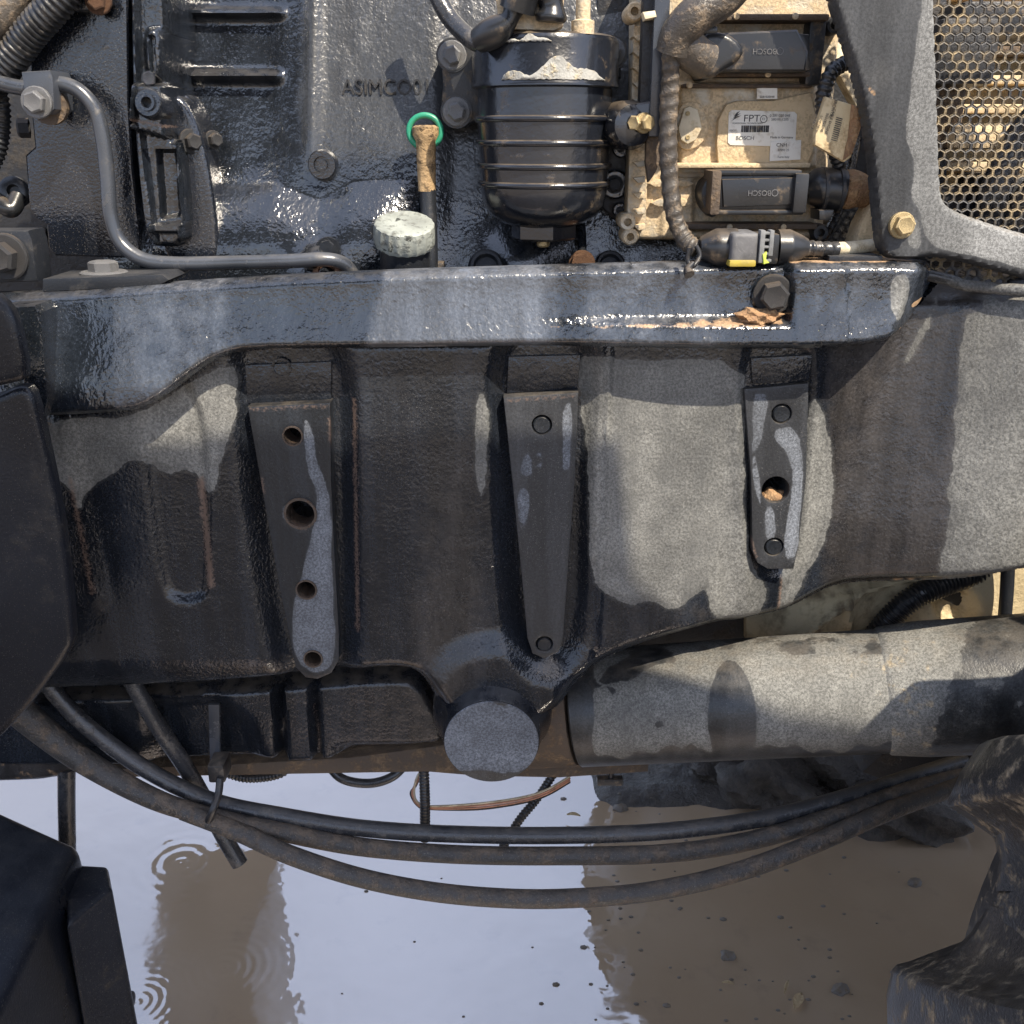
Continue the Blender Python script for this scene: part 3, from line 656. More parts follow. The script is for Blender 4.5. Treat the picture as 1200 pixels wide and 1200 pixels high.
def eng_attr(px, py):
    damp_sheen = .12+.75*sm(330, 380, px)*sm(260, 120, py)+.4*sm(500, 540, px)
    dry = .34*sm(345, 400, px)*sm(240, 60, py)+.32*sm(480, 520, px)*sm(120, 300, py)
    return dict(dry=dry, damp_sheen=damp_sheen, rust=.2*line(px, py, [(400, 0), (400, 130)], 60), mud=.0*px)
eng = relief('engine_block', ENG, .125, .62, eng_depth, 'cast_engine', T, eng_attr, .0026, 'dark grey cast engine block wall with fins', smooth_n=0)
lathe('core_plug', [(-.01, 15*MM(.1)), (.006, 15*MM(.1)), (.009, 13.5*MM(.1)), (.009, 8.5*MM(.1)), (.004, 8*MM(.1)), (.004, 5*MM(.1)), (.007, 5*MM(.1)), (.007, 0)], P(379, 193, .090), (0, -1, 0), 'wet_black_paint', eng, 32, 'black threaded plug in the block wall')
text('ASIMCO01', P(453, 103, .1080), 21*MM(.12), 'black_steel', eng, R(0), .0016, label='raised foundry lettering', squash=.92)
bolt(P(384, 292, .058), .0075, 'cast_engine', eng, axis=(0, -1, .5), h=.7, washer=1.6)
lathe('drain_port', [(-.01, .013), (.006, .013), (.007, .012), (.007, .008), (-.006, .008), (-.006, 0)], P(384, 322, .045), (0, -.75, .66), 'rust_steel', eng, 28)
for x, y, r in ((570, 316, 19), (714, 314, 16)):
    lathe('core_plug', [(-.01, r*MM(.1)), (.008, r*MM(.1)), (.011, r*.85*MM(.1)), (.011, r*.7*MM(.1)), (.006, r*.6*MM(.1)), (.006, 0)], P(x, y, .066), (0, -.9, .4), 'black_plastic', eng, 28)
bolt(P(682, 309, .055), .0115, 'rust_steel', eng, axis=(0, -1, .1), h=.6, washer=1.1, label='rusty round bolt head by the rail')
ptube('oil_line', [(680, 250, .09), (682, 280, .075), (682, 300, .06)], 5, 'cast_engine', eng, 5, 10)
# hidden rear mass of engine and gearbox, closes the view between parts
box('engine_core', (-.1, .40, 1.35), (1.7, .36, .78), 'black_steel', T, .02, label='dark engine side deep behind the fitted parts')
box('gearbox', (-.2, .36, .86), (1.5, .38, .30), 'black_steel', T, .03)

# ---- cover plate at the upper left, with its casting strip
cov = prism('side_cover', [(36, -120), (142, -120), (150, 0), (151, 120), (156, 200), (166, 285), (160, 303), (64, 300), (56, 290), (54, 264), (40, 256), (34, 246), (29, 182), (40, 172), (36, 130), (34, 60)], .055, .16, 'wet_black_paint', T, .004, 'flat black cover plate flecked with wet glints, upper left', seg=3)
STRIP = [(148, -100), (184, -100), (189, 20), (193, 100), (194, 163), (206, 164), (214, 250), (212, 291), (170, 291), (160, 230), (153, 140)]
def strip_depth(px, py, s):
    d = .012+0*px
    d = d-.012*np.clip(line(px, py, [(154, -100), (154, 20), (158, 138)], 6)*2, 0, 1)-.010*np.clip(line(px, py, [(158, 150), (176, 286)], 7)*2, 0, 1)
    d = d-.010*np.clip(line(px, py, [(178, 268), (209, 268), (211, 286)], 6)*2, 0, 1)-.008*np.clip(line(px, py, [(205, 160), (213, 262)], 5)*2, 0, 1)
    d = d-.009*sm(3, -6, sdf(px, py, chaikin([(164, 34), (187, 30), (190, 92), (168, 92)], 1))[0])+.006*np.clip(line(px, py, [(176, 44), (178, 82)], 4)*2, 0, 1)
    d = d-.016*sm(4, -2, sdf(px, py, [(160, 100), (193, 100), (193, 160), (156, 150)])[0])+.010*sm(2, -4, sdf(px, py, [(178, 176), (200, 176), (206, 254), (184, 258)])[0])
    return d+.008*sm(-6, 0, s)**2
strip = relief('casting_strip', STRIP, .025, .14, strip_depth, 'cast_engine', T, lambda px, py: dict(dry=0*px, damp_sheen=.1+0*px, rust=.75*line(px, py, [(158, 141), (193, 148)], 4), mud=0*px), .0013, 'glossy black cast strip beside the cover plate', smooth_n=1)
lathe('strip_boss', [(-.02, 16*MM(.02)), (.006, 15*MM(.02)), (.009, 12.5*MM(.02)), (.009, 8.5*MM(.02)), (.012, 8*MM(.02)), (.012, 5.5*MM(.02)), (-.002, 5*MM(.02)), (-.002, 0)], P(177, 122, .018), (0, -1, .1), 'wet_black_paint', strip, 32)
bolt(P(174, 92, .024), .0065, 'wet_black_paint', strip, h=.6, washer=0)
disc = prism('flange_disc', [(190, 118), (206, 108), (222, 112), (238, 140), (250, 185), (260, 240), (267, 300), (268, 345), (190, 345)], .082, .16, 'wet_black_paint', T, .007, 'dark curved flange edge beside the cast strip', seg=4, smooth_n=1)
prism('flange_step', [(190, 112), (208, 110), (224, 128), (238, 165), (248, 215), (255, 270), (257, 345), (190, 345)], .058, .10, 'wet_black_paint', disc, .012, seg=6, smooth_n=1)
bolt(P(224, 166, .058), .0075, 'dark_steel', disc, axis=(.8, -1, 0), h=1.1, washer=1.5); bolt(P(250, 164, .08), .0065, 'dark_steel', disc, axis=(.9, -1, 0), h=1.1, washer=1.3)
# dark hardware at the far left edge
prism('mount_block', [(-60, 270), (33, 270), (38, 282), (44, 330), (-60, 334)], -.02, .01, 'black_plastic', T, .004, 'black mount block with one large bolt, left edge')
bolt(P(6, 301, -.022), .0135, 'dark_steel', bpy.data.objects['mount_block'], h=1.0, washer=1.5)
lathe('sensor_plug', [(0, .014), (.012, .014), (.014, .011), (.014, .006), (.006, .005), (.006, 0)], P(20, 226, .10), (0.2, -1, .2), 'black_connector', T, 24)
tube('sensor_lead', [P(22, 230, .09), P(14, 245, .08), P(2, 240, .08), P(-20, 225, .09)], .008, 'black_connector', T)
bolt(P(31, 150, .10), .009, 'dark_steel', cov, axis=(-1, -.3, 0), h=1.2, washer=0); bolt(P(52, 277, .10), .009, 'dark_steel', cov, axis=(-1, -.3, 0), h=1.2, washer=0)
fl = prism('upper_flange', [(60, -80), (128, -80), (128, 4), (118, 11), (72, 14), (60, 8)], .04, .10, 'wet_black_paint', T, .003)
bolt(P(115, 1, .038), .008, 'rust_steel', fl, h=.6, washer=1.4)
prism('rail_shim', [(50, 327), (190, 322), (198, 328), (186, 335), (50, 342)], -.03, .03, 'black_plastic', T, .001, 'thin black plate bolted on the rail end')
bolt(P(122, 321, .0), .013, 'zinc_bolt', bpy.data.objects['rail_shim'], axis=(0, 0, 1), h=.7, washer=1.6)

# ---- steel pipe
pipe = ptube('coolant_pipe', [(-60, 82, .03), (-20, 90, .03), (10, 100, .03), (40, 104, .028), (66, 98, .026), (92, 106, .025), (112, 130, .025), (121, 165, .025), (126, 210, .025), (130, 255, .024), (142, 285, .022), (168, 304, .02), (205, 309, .02), (270, 308, .025), (340, 306, .028), (380, 304, .030), (402, 309, .036), (414, 322, .042), (420, 336, .05)], 7.6, 'tube_steel', T, 10, 16, 'bent grey steel pipe curling down past the cover plate')
cl = prism('pipe_clamp', [(24, 84), (58, 82), (62, 90), (64, 128), (58, 134), (38, 134), (32, 128)], .010, .05, 'tube_steel', pipe, .003)
bolt(P(43, 120, .008), .0095, 'zinc_bolt', pipe, h=.8, washer=1.4); lathe('clamp_washer', [(0, .016), (.006, .016)], P(60, 124, .03), (0, -1, 0), 'brown_dust', pipe, 20)

# ---- black panels at the left edge
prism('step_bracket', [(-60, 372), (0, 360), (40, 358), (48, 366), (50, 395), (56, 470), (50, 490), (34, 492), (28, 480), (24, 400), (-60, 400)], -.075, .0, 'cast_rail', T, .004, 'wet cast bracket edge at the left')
prism('left_cover', [(-120, 330), (-10, 342), (10, 360), (20, 385), (31, 440), (20, 450), (-120, 476)], -.13, -.118, 'tank_plastic', T, .008, 'upper black plastic cover at the left edge', seg=4, smooth_n=1)
prism('left_cover', [(-120, 490), (-10, 466), (20, 452), (34, 456), (42, 480), (60, 560), (74, 640), (84, 745), (82, 762), (40, 822), (-10, 875), (-120, 960)], -.12, -.105, 'tank_plastic', T, .008, 'large slanted black plastic cover at the left edge', seg=4, smooth_n=1)

# ---- black moulded tank at the lower left
ZT = P(90, 990, -.05).z
def lofted(name, top, ztop, zbot, draft, mat, parent, bev, label=None):
    """a moulded box: outline of its top given on the photo, walls leaning outwards to the bottom"""
    bm = bmesh.new(); a = [G(x, y, ztop) for x, y in top]; c = sum(a, Vector())/len(a)
    t = [bm.verts.new(q) for q in a]; b = []
    for q in a:
        d_ = q-c; d_.normalize(); b.append(bm.verts.new((q.x+d_.x*draft, q.y+d_.y*draft, zbot)))
    n = len(a); bm.faces.new(t); bm.faces.new(b[::-1])
    for i_ in range(n): bm.faces.new((t[i_], b[i_], b[(i_+1) % n], t[(i_+1) % n]))
    bmesh.ops.recalc_face_normals(bm, faces=bm.faces); bevel_all(bm, bev, 5)
    return bm_obj(name, bm, mat, parent, label=label)
tank = lofted('moulded_tank', [(-330, 800), (92, 990), (-12, 1200), (-420, 1150)], ZT, .04, .05, 'tank_plastic', T, .013, 'black moulded plastic tank, lower left corner')
lofted('tank_shoulder', [(74, 1011), (126, 1014), (131, 1040), (78, 1085)], ZT-.025, .04, .012, 'tank_plastic', tank, .006)
lathe('tank_plug', [(0, .013), (.006, .013), (.008, .009), (.008, 0)], P(150, 1175, -.05)+Vector((-.004, 0, 0)), (1, -.2, 0), 'black_plastic', tank, 20)
ptube('tank_strap', [(78, 900, .06), (78, 940, .06), (79, 1000, .06)], 11, 'rubber_hose', T, 5, 14)
relief('rear_axle_arm', [(-60, 850), (40, 838), (110, 860), (130, 890), (90, 918), (60, 928), (20, 930), (-60, 932)], .05, .20, lambda px, py, s: .03*sm(-30, 0, s)**2, 'cast_frame', T, lambda px, py: dict(mud=.40+.1*sm(60, 120, px), damp_sheen=px*0+.8, dry=px*0), .004, 'dark muddy housing arm behind the tank')

# ---- filter bracket ears
for pts, bs in (([(516, 55), (524, 50), (570, 50), (575, 100), (560, 140), (545, 150), (525, 148), (516, 130), (519, 100)], [(530, 65), (535, 131)]), ([(700, 50), (722, 50), (728, 60), (728, 92), (700, 92)], [(717, 62)])):
    e = prism('filter_bracket', pts, .07, .13, 'dark_steel', T, .004, 'cast bracket ear beside the fuel filter', seg=3)
    for b in bs: bolt(P(b[0], b[1], .068), .0085, 'zinc_bolt', e, h=.8, washer=1.5); lathe('bolt_seat', [(0, .0145), (.003, .0145)], P(b[0], b[1], .0705), (0, -1, 0), 'dark_steel', e, 24)
e = prism('tensioner_bracket', [(712, 160), (734, 160), (740, 180), (745, 230), (742, 255), (726, 262), (706, 245), (700, 215), (704, 190)], .075, .13, 'black_steel', T, .004, 'black tensioner bracket between filter and control unit', seg=3)
for x, y, r in ((720, 216, 15), (727, 174, 9), (726, 246, 8)):
    lathe('bolt_seat', [(0, r*MM(.07)), (.006, r*MM(.07)), (.008, r*.85*MM(.07))], P(x, y, .075), (0, -1, 0), 'wet_black_paint', e, 28)
    bolt(P(x, y, .068), r*.5*MM(.07), 'wet_black_paint', e, h=.8, washer=1.3)

# ---- guard panel with honeycomb mesh at the upper right
GUARD = [(930, -160), (972, -10), (984, 30), (1000, 78), (1013, 130), (1022, 190), (1027, 250), (1031, 292), (1040, 303), (1062, 306), (1092, 302), (1120, 305), (1200, 327), (1400, 380), (1400, 325), (1200, 274), (1150, 258), (1124, 248), (1110, 238), (1105, 222), (1103, 150), (1098, 0), (1092, -160)]
def guard_depth(px, py, s):
    return -.02*sm(1150, 960, px)*0 + .006*sm(1020, 1100, px)*sm(-6, -20, s)*0 + .012*sm(-5, 0, s)**2 + .004*np.exp(-((px-1062-(py-200)*.0)/9)**2)*0
DRYG = [(1085, -160), (1082, 0), (1072, 60), (1066, 120), (1060, 160), (1068, 178), (1072, 200), (1068, 232), (1078, 246), (1080, 262), (1086, 280), (1100, 294), (1160, 302), (1200, 318), (1300, 345), (1420, 385), (1420, 320), (1200, 260), (1120, 230), (1120, -160)]
guard = relief('guard_panel', GUARD, -.045, -.030, guard_depth, 'panel_paint', T, lambda px, py: dict(dry=union(inside(px, py, DRYG, 10), inside(px, py, [(1064, 278), (1070, 252), (1078, 262), (1080, 292), (1066, 290)], 8)), damp_sheen=px*0+.4+.3*inside(px, py, [(1000, 80), (1040, 80), (1030, 110)], 40), rust=px*0, mud=.55*line(px, py, [(1009, 90), (1025, 112)], 12)), .0024, 'smooth grey guard panel framing the honeycomb mesh', smooth_n=1)
bolt(P(1057, 264, -.047), .0088, 'brass_bolt', guard, axis=(.1, -1, .05), h=.75, washer=1.25, label='yellow zinc bolt with flange')
def honeycomb(name, poly, y, cell, rim, mat, parent, label, dep=.0022, tilt=lambda X, Z: 0):
    pz = [(P(a, b, y).x, P(a, b, y).z) for a, b in poly]; arr = np.array(pz); bm = bmesh.new()
    (x0, z0), (x1, z1) = arr.min(0), arr.max(0); dx = cell; dz = cell*.80; r = 0
    z = z0
    while z < z1:
        xx = x0+(dx/2 if r % 2 else 0)
        while xx < x1:
            if sdf(np.array([xx]), np.array([z]), pz)[0][0] < cell*.5:
                o = []; inn = []; bk = []
                for k in range(6):
                    t = R(60*k+30); cx_, cz_ = math.cos(t), math.sin(t)
                    ox, oz = xx+cx_*dx/2/.866, z+cz_*dz/1.5
                    ix, iz = xx+cx_*(dx/2/.866)*rim, z+cz_*(dz/1.5)*rim
                    yy = y+tilt(xx, z)
                    o.append(bm.verts.new((ox, yy, oz))); inn.append(bm.verts.new((ix, yy-.0006, iz))); bk.append(bm.verts.new((ix, yy+dep, iz)))
                for k in range(6):
                    j = (k+1) % 6; bm.faces.new((o[k], o[j], inn[j], inn[k])); bm.faces.new((inn[k], inn[j], bk[j], bk[k]))
            xx += dx
        z += dz; r += 1
    bmesh.ops.remove_doubles(bm, verts=bm.verts, dist=cell*.02)
    return bm_obj(name, bm, mat, parent, label=label, smooth=30)
honeycomb('mesh_screen', [(1090, -120), (1330, -120), (1330, 318), (1200, 285), (1120, 258), (1098, 240)], -.026, 10.6*MM(-.026), .78, 'mesh_steel', guard, 'black honeycomb mesh screen caked with tan dust')
honeycomb('mesh_screen', [(1085, 296), (1330, 330), (1330, 352), (1200, 340), (1120, 326)], -.01, 12*MM(-.01), .70, 'mesh_steel', T, 'strip of mesh below the guard panel')
# coolers behind the mesh
cool = prism('oil_cooler', [(1030, -170), (1420, -170), (1420, 380), (1030, 330)], .20, .30, 'cooler_fins', T, .002, 'dusty tan cooler fins behind the mesh')
for i in range(15):
    pbox('cooler_tube', 1040, -150+i*34, 1420, -139+i*34, .16, .20, 'tan_dust' if i % 3 else 'brown_dust', cool, .003)
for i, (x, y, wd, hh, m_) in enumerate(((1135, 60, 60, 80, 'black_steel'), (1160, 160, 80, 30, 'tan_dust'), (1120, 250, 70, 60, 'black_steel'), (1190, 240, 40, 70, 'rubber_hose'), (1175, 20, 90, 40, 'dark_steel'), (1110, 130, 30, 90, 'brown_dust'))):
    pbox('cooler_bracket', x-wd/2, y-hh/2, x+wd/2, y+hh/2, .06+.015*(i % 3), .16, m_, cool, .006)
ptube('cooler_hose', [(1230, 120, .04), (1190, 170, .05), (1165, 230, .05), (1150, 300, .06)], 16, 'rubber_hose', cool, 8, 14)
ptube('cooler_hose', [(1260, 200, .03), (1215, 215, .04), (1180, 270, .05), (1175, 330, .06)], 12, 'muddy_hose', cool, 8, 14)
# lower lip of the hood beneath the guard
fl_ = ptube('frame_lip', [(1085, 322, -.018), (1112, 328, -.016), (1135, 335, -.018), (1200, 340, -.044), (1290, 344, -.071), (1400, 348, -.074)], 6.5, 'cast_frame', T, 8, 12, 'rounded lip joining the rail end to the flank')
add_attr(fl_, lambda px, py, x, y, z: dict(dry=px*0+.55, damp_sheen=px*0+.6, rust=px*0, mud=px*0+.3))
# dark mass behind the control unit and the panel edge
prism('bulkhead', [(700, -160), (1110, -160), (1110, 330), (700, 330)], .13, .16, 'black_steel', T, .002, 'black bulkhead behind the control unit')
prism('stay_plate', [(1000, 292), (1010, 262), (1028, 230), (1034, 305), (1000, 305)], .0, .03, 'tan_dust', T, .001)
pbox('rail_ledge', 905, 311, 1080, 322, -.035, .10, 'brown_dust', T, .004)
pbox('ledge_shim', 972, 300, 1034, 308, -.04, .05, 'black_plastic', T, .001)
ptube('side_pipe', [(955, 290, .09), (985, 230, .09), (1000, 160, .09)], 9, 'wet_black_paint', T, 6, 12)
prism('pale_bracket', [(960, 45), (985, 50), (1010, 110), (1012, 140), (985, 90), (965, 80)], .06, .08, 'ivory_plastic', T, .002)

# ---- front wheels
def build_wheel(cx, cy, cz, Ro, phase, label, mirror=1):
    Rc, hw = Ro-.048, .19
    prof = [(-hw*.95, .30), (-hw*1.06, .38), (-hw*1.1, Rc-.13), (-hw*1.05, Rc-.06), (-hw*.93, Rc-.022), (-hw*.6, Rc-.006), (0, Rc), (hw*.6, Rc-.006), (hw*.93, Rc-.022), (hw*1.05, Rc-.06), (hw*1.1, Rc-.13), (hw*1.06, .38), (hw*.95, .30)]
    wh = lathe('front_wheel', prof, (0, 0, 0), (0, 1, 0), 'tyre_rubber', T, 120, label, 60, Matrix.Translation((cx, cy, cz)))
    lathe('rim', [(-.10, .30), (-.12, .29), (-.10, .26), (-.03, .22), (.0, .10), (.0, 0)], (cx, cy, cz), (0, 1, 0), 'dark_steel', wh, 48)
    meshes = []
    for side in (-1, 1):
        bm = bmesh.new(); rows = []
        N = 9
        for i in range(N+1):
            s_ = i/N; y = side*(-.015+s_*(hw*1.10+.015)); ang = -.30*s_*1.0+.02*s_*s_
            drop = .05*max(0, (s_-.82)/.18)**2
            top = Ro-.010*s_*s_-drop; bot = Rc-.02-.05*max(0, (s_-.7)/.3)
            wt = .026+.010*s_; wb = .046+.012*s_
            row = []
            for (r_, t_) in ((bot+.012, -wb*2.1), (bot+.018, -wb*1.45), (bot+.030, -wb*1.0), (top-.014, -wt*1.10), (top-.004, -wt*1.0), (top, -wt*.82), (top+.002, 0), (top, wt*.82), (top-.004, wt*1.0), (top-.014, wt*1.10), (bot+.030, wb*1.0), (bot+.018, wb*1.45), (bot+.012, wb*2.1)):
                a = ang+t_/Ro; row.append(bm.verts.new((-r_*math.cos(a), y, r_*math.sin(a))))
            rows.append(row)
        for a, b in zip(rows[:-1], rows[1:]):
            for k in range(12): bm.faces.new((a[k], a[k+1], b[k+1], b[k]))
        bm.faces.new(rows[0]); bm.faces.new(rows[-1])
        bmesh.ops.recalc_face_normals(bm, faces=bm.faces)
        me = bpy.data.meshes.new('lug'); bm.to_mesh(me); bm.free(); meshes.append(me)
    n = 17
    for k in range(n):
        for j, me in enumerate(meshes):
            a = phase+2*math.pi*(k+.5*j)/n
            mesh_obj('lug', me, 'tyre_rubber', wh, Matrix.Translation((cx, cy, cz)) @ Matrix.Rotation(a, 4, 'Y'), smooth=40)
    return wh
build_wheel(.985, -.40, .605, .66, .015, 'near front tyre with muddy lugs, lower right corner')
build_wheel(.86, 1.30, .63, .66, .2, 'far front tyre mirrored in the puddle')
# far side of the machine: seen only as a reflection in the puddle
fs = box('far_tank', (-.79, 1.30, .98), (.26, .40, .72), 'tank_plastic', T, .02, label='tank on the far side, mirrored in the puddle')
box('far_step', (-.86, 1.24, .55), (.10, .10, .22), 'tank_plastic', T, .01)
box('front_axle', (.80, .62, .66), (.20, 1.10, .18), 'black_steel', T, .03)
box('front_carrier', (1.12, .36, .84), (1.00, .58, .66), 'black_steel', T, .03)  # unseen front mass, added to keep sun off the far wheel and water
box('hood_side', (1.25, .60, 1.50), (1.9, .62, .80), 'black_steel', T, .03)  # unseen hood side, widened to block sun from the far wheel

# added unseen panel overhead, outline cut to shade the left frame and puddle
bm = bmesh.new(); vs = [bm.verts.new((x, y, 2.0+.10*(y+.6))) for x, y in [(-1.6, -.70), (.56, -.70), (.64, -.79), (.86, -.90), (.97, -.925), (1.02, -1.45), (-1.6, -1.45)]]
bm.faces.new(vs); ret = bmesh.ops.extrude_face_region(bm, geom=bm.faces[:])
for v in ret['geom']:
    if isinstance(v, bmesh.types.BMVert): v.co.z += .03
bevel_all(bm, .008, 3); bm_obj('overhead_shade_panel', bm, 'panel_paint', T, label='added unseen panel overhead, shading the frame and puddle')
# ================================================================== fuel filter
fy = .045; fx = P(638, 150, fy).x; k = MM(fy)
def fz(py, front=fy-.05): return P(638, py, front).z
FF = thing('fuel_filter', 'black ribbed fuel filter canister hanging between bracket and control unit', 'fuel filter', (fx, fy, fz(270)))
hr, cr = 74*k, 69*k
head = lathe('filter_head', [(fz(102), hr*.96), (fz(100), hr*1.015), (fz(97), hr*1.015), (fz(95), hr), (fz(46), hr), (fz(40), hr*.97), (fz(37), hr*.9), (fz(37), 0)], (fx, fy, 0), (0, 0, 1), 'filter_black', FF, 72, 'black filter head with peeling paint')
can_prof = [(fz(98), cr*.99)]
for ry, rr in ((139, 1.0), (168, .985), (196, .97), (218, .96)):
    can_prof += [(fz(ry-5), cr*rr), (fz(ry+5), cr*rr)]
can_prof += [(fz(230), cr*.955), (fz(244), cr*.92), (fz(256), cr*.82), (fz(266), cr*.62), (fz(270), cr*.45), (fz(270), 0)]
can = lathe('canister', can_prof, (fx, fy, 0), (0, 0, 1), 'filter_black', FF, 72)
for ry, rr in ((139, 1.0), (168, .985), (196, .97), (218, .96)):
    q = 3.2*k
    lathe('canister_rib', [(-q, cr*rr*.99)]+[(q*math.sin(t), cr*rr+q*1.15*math.cos(t)) for t in np.linspace(-1.4, 1.4, 7)]+[(q, cr*rr*.99)], (fx, fy, fz(ry)), (0, 0, 1), 'filter_black', can, 72)
lathe('hex_nut', [(fz(266), 35*k), (fz(284), 35*k), (fz(287), 30*k), (fz(287), 0)], (fx, fy, 0), (0, 0, 1), 'filter_black', FF, 6, smooth=20)
lathe('drain_screw', [(fz(286), 7*k), (fz(294), 7*k), (fz(296), 5*k), (fz(296), 0)], (fx, fy, 0), (0, 0, 1), 'brass_bolt', FF, 12)
# flaked-off paint: thin raised shells that follow the head
def flake(a0, a1, lo, hi, seed):
    rnd = random.Random(seed); bm = bmesh.new(); N = 46; rows = []
    for i in range(N+1):
        t = a0+(a1-a0)*i/N; e = math.sin(math.pi*i/N)**.35
        l = lo+rnd.uniform(-1.5, 1.5)*.6; h = lo-(lo-hi)*e*(.50+.22*math.sin(i*.19+seed)+.16*math.sin(i*.37+seed*2)+rnd.uniform(-.03, .03))
        rows.append([bm.verts.new((fx+math.sin(t)*hr*r_, fy-math.cos(t)*hr*r_, fz(y_))) for y_, r_ in ((l, 1.0), (l-.6, 1.014), ((l+h)/2, 1.018), (h+.6, 1.014), (h, 1.0))])
    for a, b in zip(rows[:-1], rows[1:]):
        for q in range(4): bm.faces.new((a[q], a[q+1], b[q+1], b[q]))
    bm_obj('peeled_patch', bm, 'peeled_paint', head, smooth=60)
flake(-.62, .86, 94, 62, 3); flake(-.55, .05, 50, 39, 9)
# inlet plate, elbows and fitting on top
tp = prism('top_plate', [(580, -8), (586, 34), (650, 36), (660, 30), (661, -8)], -.005, .02, 'dusty_aluminium', FF, .002)
ptube('elbow_connector', [(560, 48, -.0), (590, 30, -.012), (602, 10, -.012), (608, -30, -.005)], lambda t: 12+3*math.sin(t*9), 'black_connector', FF, 8, 14)
lathe('connector_collar', [(0, 17*k), (.016, 17*k), (.018, 14*k)], P(606, 12, -.012), (.3, -.2, 1), 'black_connector', FF, 24)
ptube('elbow_connector', [(645, 26, -.012), (646, 8, -.012), (640, -24, -.01)], lambda t: 14+2*math.sin(t*9), 'black_connector', FF, 8, 14)
lathe('bleed_fitting', [(0, 11*k), (fz(22)-fz(38), 11*k), (fz(20)-fz(38), 7*k), (fz(0)-fz(38), 7*k), (fz(-20)-fz(38), 6*k)], (P(683, 30, 0).x, .0, fz(40)), (0, 0, 1), 'dusty_aluminium', FF, 20)
tag(ptube('fuel_hose', [(498, -40, .06), (515, 0, .05), (530, 25, .045), (555, 48, .03), (572, 50, .02)], 9, 'rubber_hose', None, 8, 14), 'short black fuel hose entering the filter from upper left', 'hose')

# ================================================================== dipstick and oil filler cap
ds = thing('dipstick', 'oil dipstick with a green ring handle in its muddy tube', 'dipstick', P(504, 318, .08))
ring = [P(498, 154, .07)+Vector((17*k*math.cos(t), .0, 16*k*math.sin(t))) for t in np.linspace(-1.9, 4.3, 40)]
tube('ring_handle', ring, 3.1*k, 'green_plastic', ds, 1, 12, 'green plastic pull ring', spline=False)
lathe('dipstick_plug', [(0, 9.5*k), (.044, 10.5*k), (.050, 14*k), (.056, 14*k), (.058, 10*k), (.058, 0)], P(500.5, 224, .068), (0, 0, 1), 'dip_tan', ds, 24)
ptube('dipstick_tube', [(500, 200, .07), (502, 240, .066), (504, 290, .060), (505, 330, .058)], lambda t: 9-1.0*t, 'black_plastic', ds, 6, 14)
pbox('tube_clip', 498, 308, 520, 318, .06, .09, 'dark_steel', ds, .001)
oc = thing('oil_filler_cap', 'round fluted oil filler cap with flaking pale grey paint', 'filler cap', P(473, 320, .06))
capc = P(474, 286, .045); ca = Vector((.06, -.35, .93)).normalized(); R1 = 33*MM(.05)
bm = bmesh.new(); N = 96; u = ca.orthogonal().normalized(); v = ca.cross(u); rows = []
for h, f, fl_ in ((0, .96, 1), (.003, 1, 1), (.016, 1.0, 1), (.020, .965, .6), (.021, .90, .1), (.0205, .5, 0), (.0205, 0.02, 0)):
    rows.append([bm.verts.new(capc+ca*h+(u*math.cos(t)+v*math.sin(t))*R1*f*(1-.05*fl_*abs(math.sin(t*10)))) for t in np.linspace(0, 2*math.pi, N, endpoint=False)])
for a, b in zip(rows[:-1], rows[1:]):
    for q in range(N): bm.faces.new((a[q], a[(q+1) % N], b[(q+1) % N], b[q]))
bm.faces.new(rows[0]); bm.faces.new(rows[-1]); bm_obj('cap', bm, 'cap_grey', oc, smooth=35)
lathe('filler_neck', [(-.045, R1*.80), (.002, R1*.80), (.002, R1*.7)], capc, ca*.5+Vector((0, 0, .5)), 'black_plastic', oc, 32)

# ================================================================== engine control unit
EC = thing('engine_control_unit', 'dust-covered aluminium engine control unit with two black connectors', 'control unit', P(880, 285, .05))
yb, yf = .085, .045
hous = relief('housing', [(748, -60), (985, -60), (992, 10), (985, 30), (964, 285), (960, 281), (745, 281), (741, 250), (746, 120)], yf, yb+.03, lambda px, py, s:
    -.004*sm(6, -2, sdf(px, py, [(776, 206), (955, 206), (955, 276), (776, 276)])[0]) + .006*sm(3, -3, sdf(px, py, [(812, 210), (950, 210), (950, 270), (812, 270)])[0]) - .008*sm(3, -3, sdf(px, py, [(795, 98), (955, 98), (955, 196), (795, 196)])[0])
    - .003*(np.abs(py-205) < 2)*(px > 790) + .004*sm(-4, 0, s)**2, 'dusty_aluminium', EC, None, .0016, smooth_n=0)
cover = prism('label_plate', [(842, 140), (852, 122), (864, 118), (905, 118), (942, 110), (950, 108), (957, 140), (953, 178), (946, 192), (842, 193), (840, 168)], .030, .045, 'tan_dust', EC, .002, 'raised dusty plate carrying the maker labels')
for i in range(13):                     # cooling ribs down the left edge
    y0 = 42+i*18.5
    prism('cooling_rib', [(742, y0), (756, y0-2), (756, y0+5), (748, y0+6)], .030, .06, 'dusty_aluminium', EC, .001)
pbox('edge_bar', 743, 30, 757, 262, .040, .07, 'dusty_aluminium', EC, .002)
for x, y in ((735, 260), (743, 14), (738, 277), (960, 272), (976, 30)):
    lathe('mounting_ear', [(-.03, 9*MM(.03)), (.004, 9*MM(.03)), (.006, 7.5*MM(.03)), (.006, 4.2*MM(.03)), (-.004, 4*MM(.03)), (-.004, 0)], P(x, y, .035), (0, -1, 0), 'dusty_aluminium' if x < 900 else 'dark_steel', EC, 24)
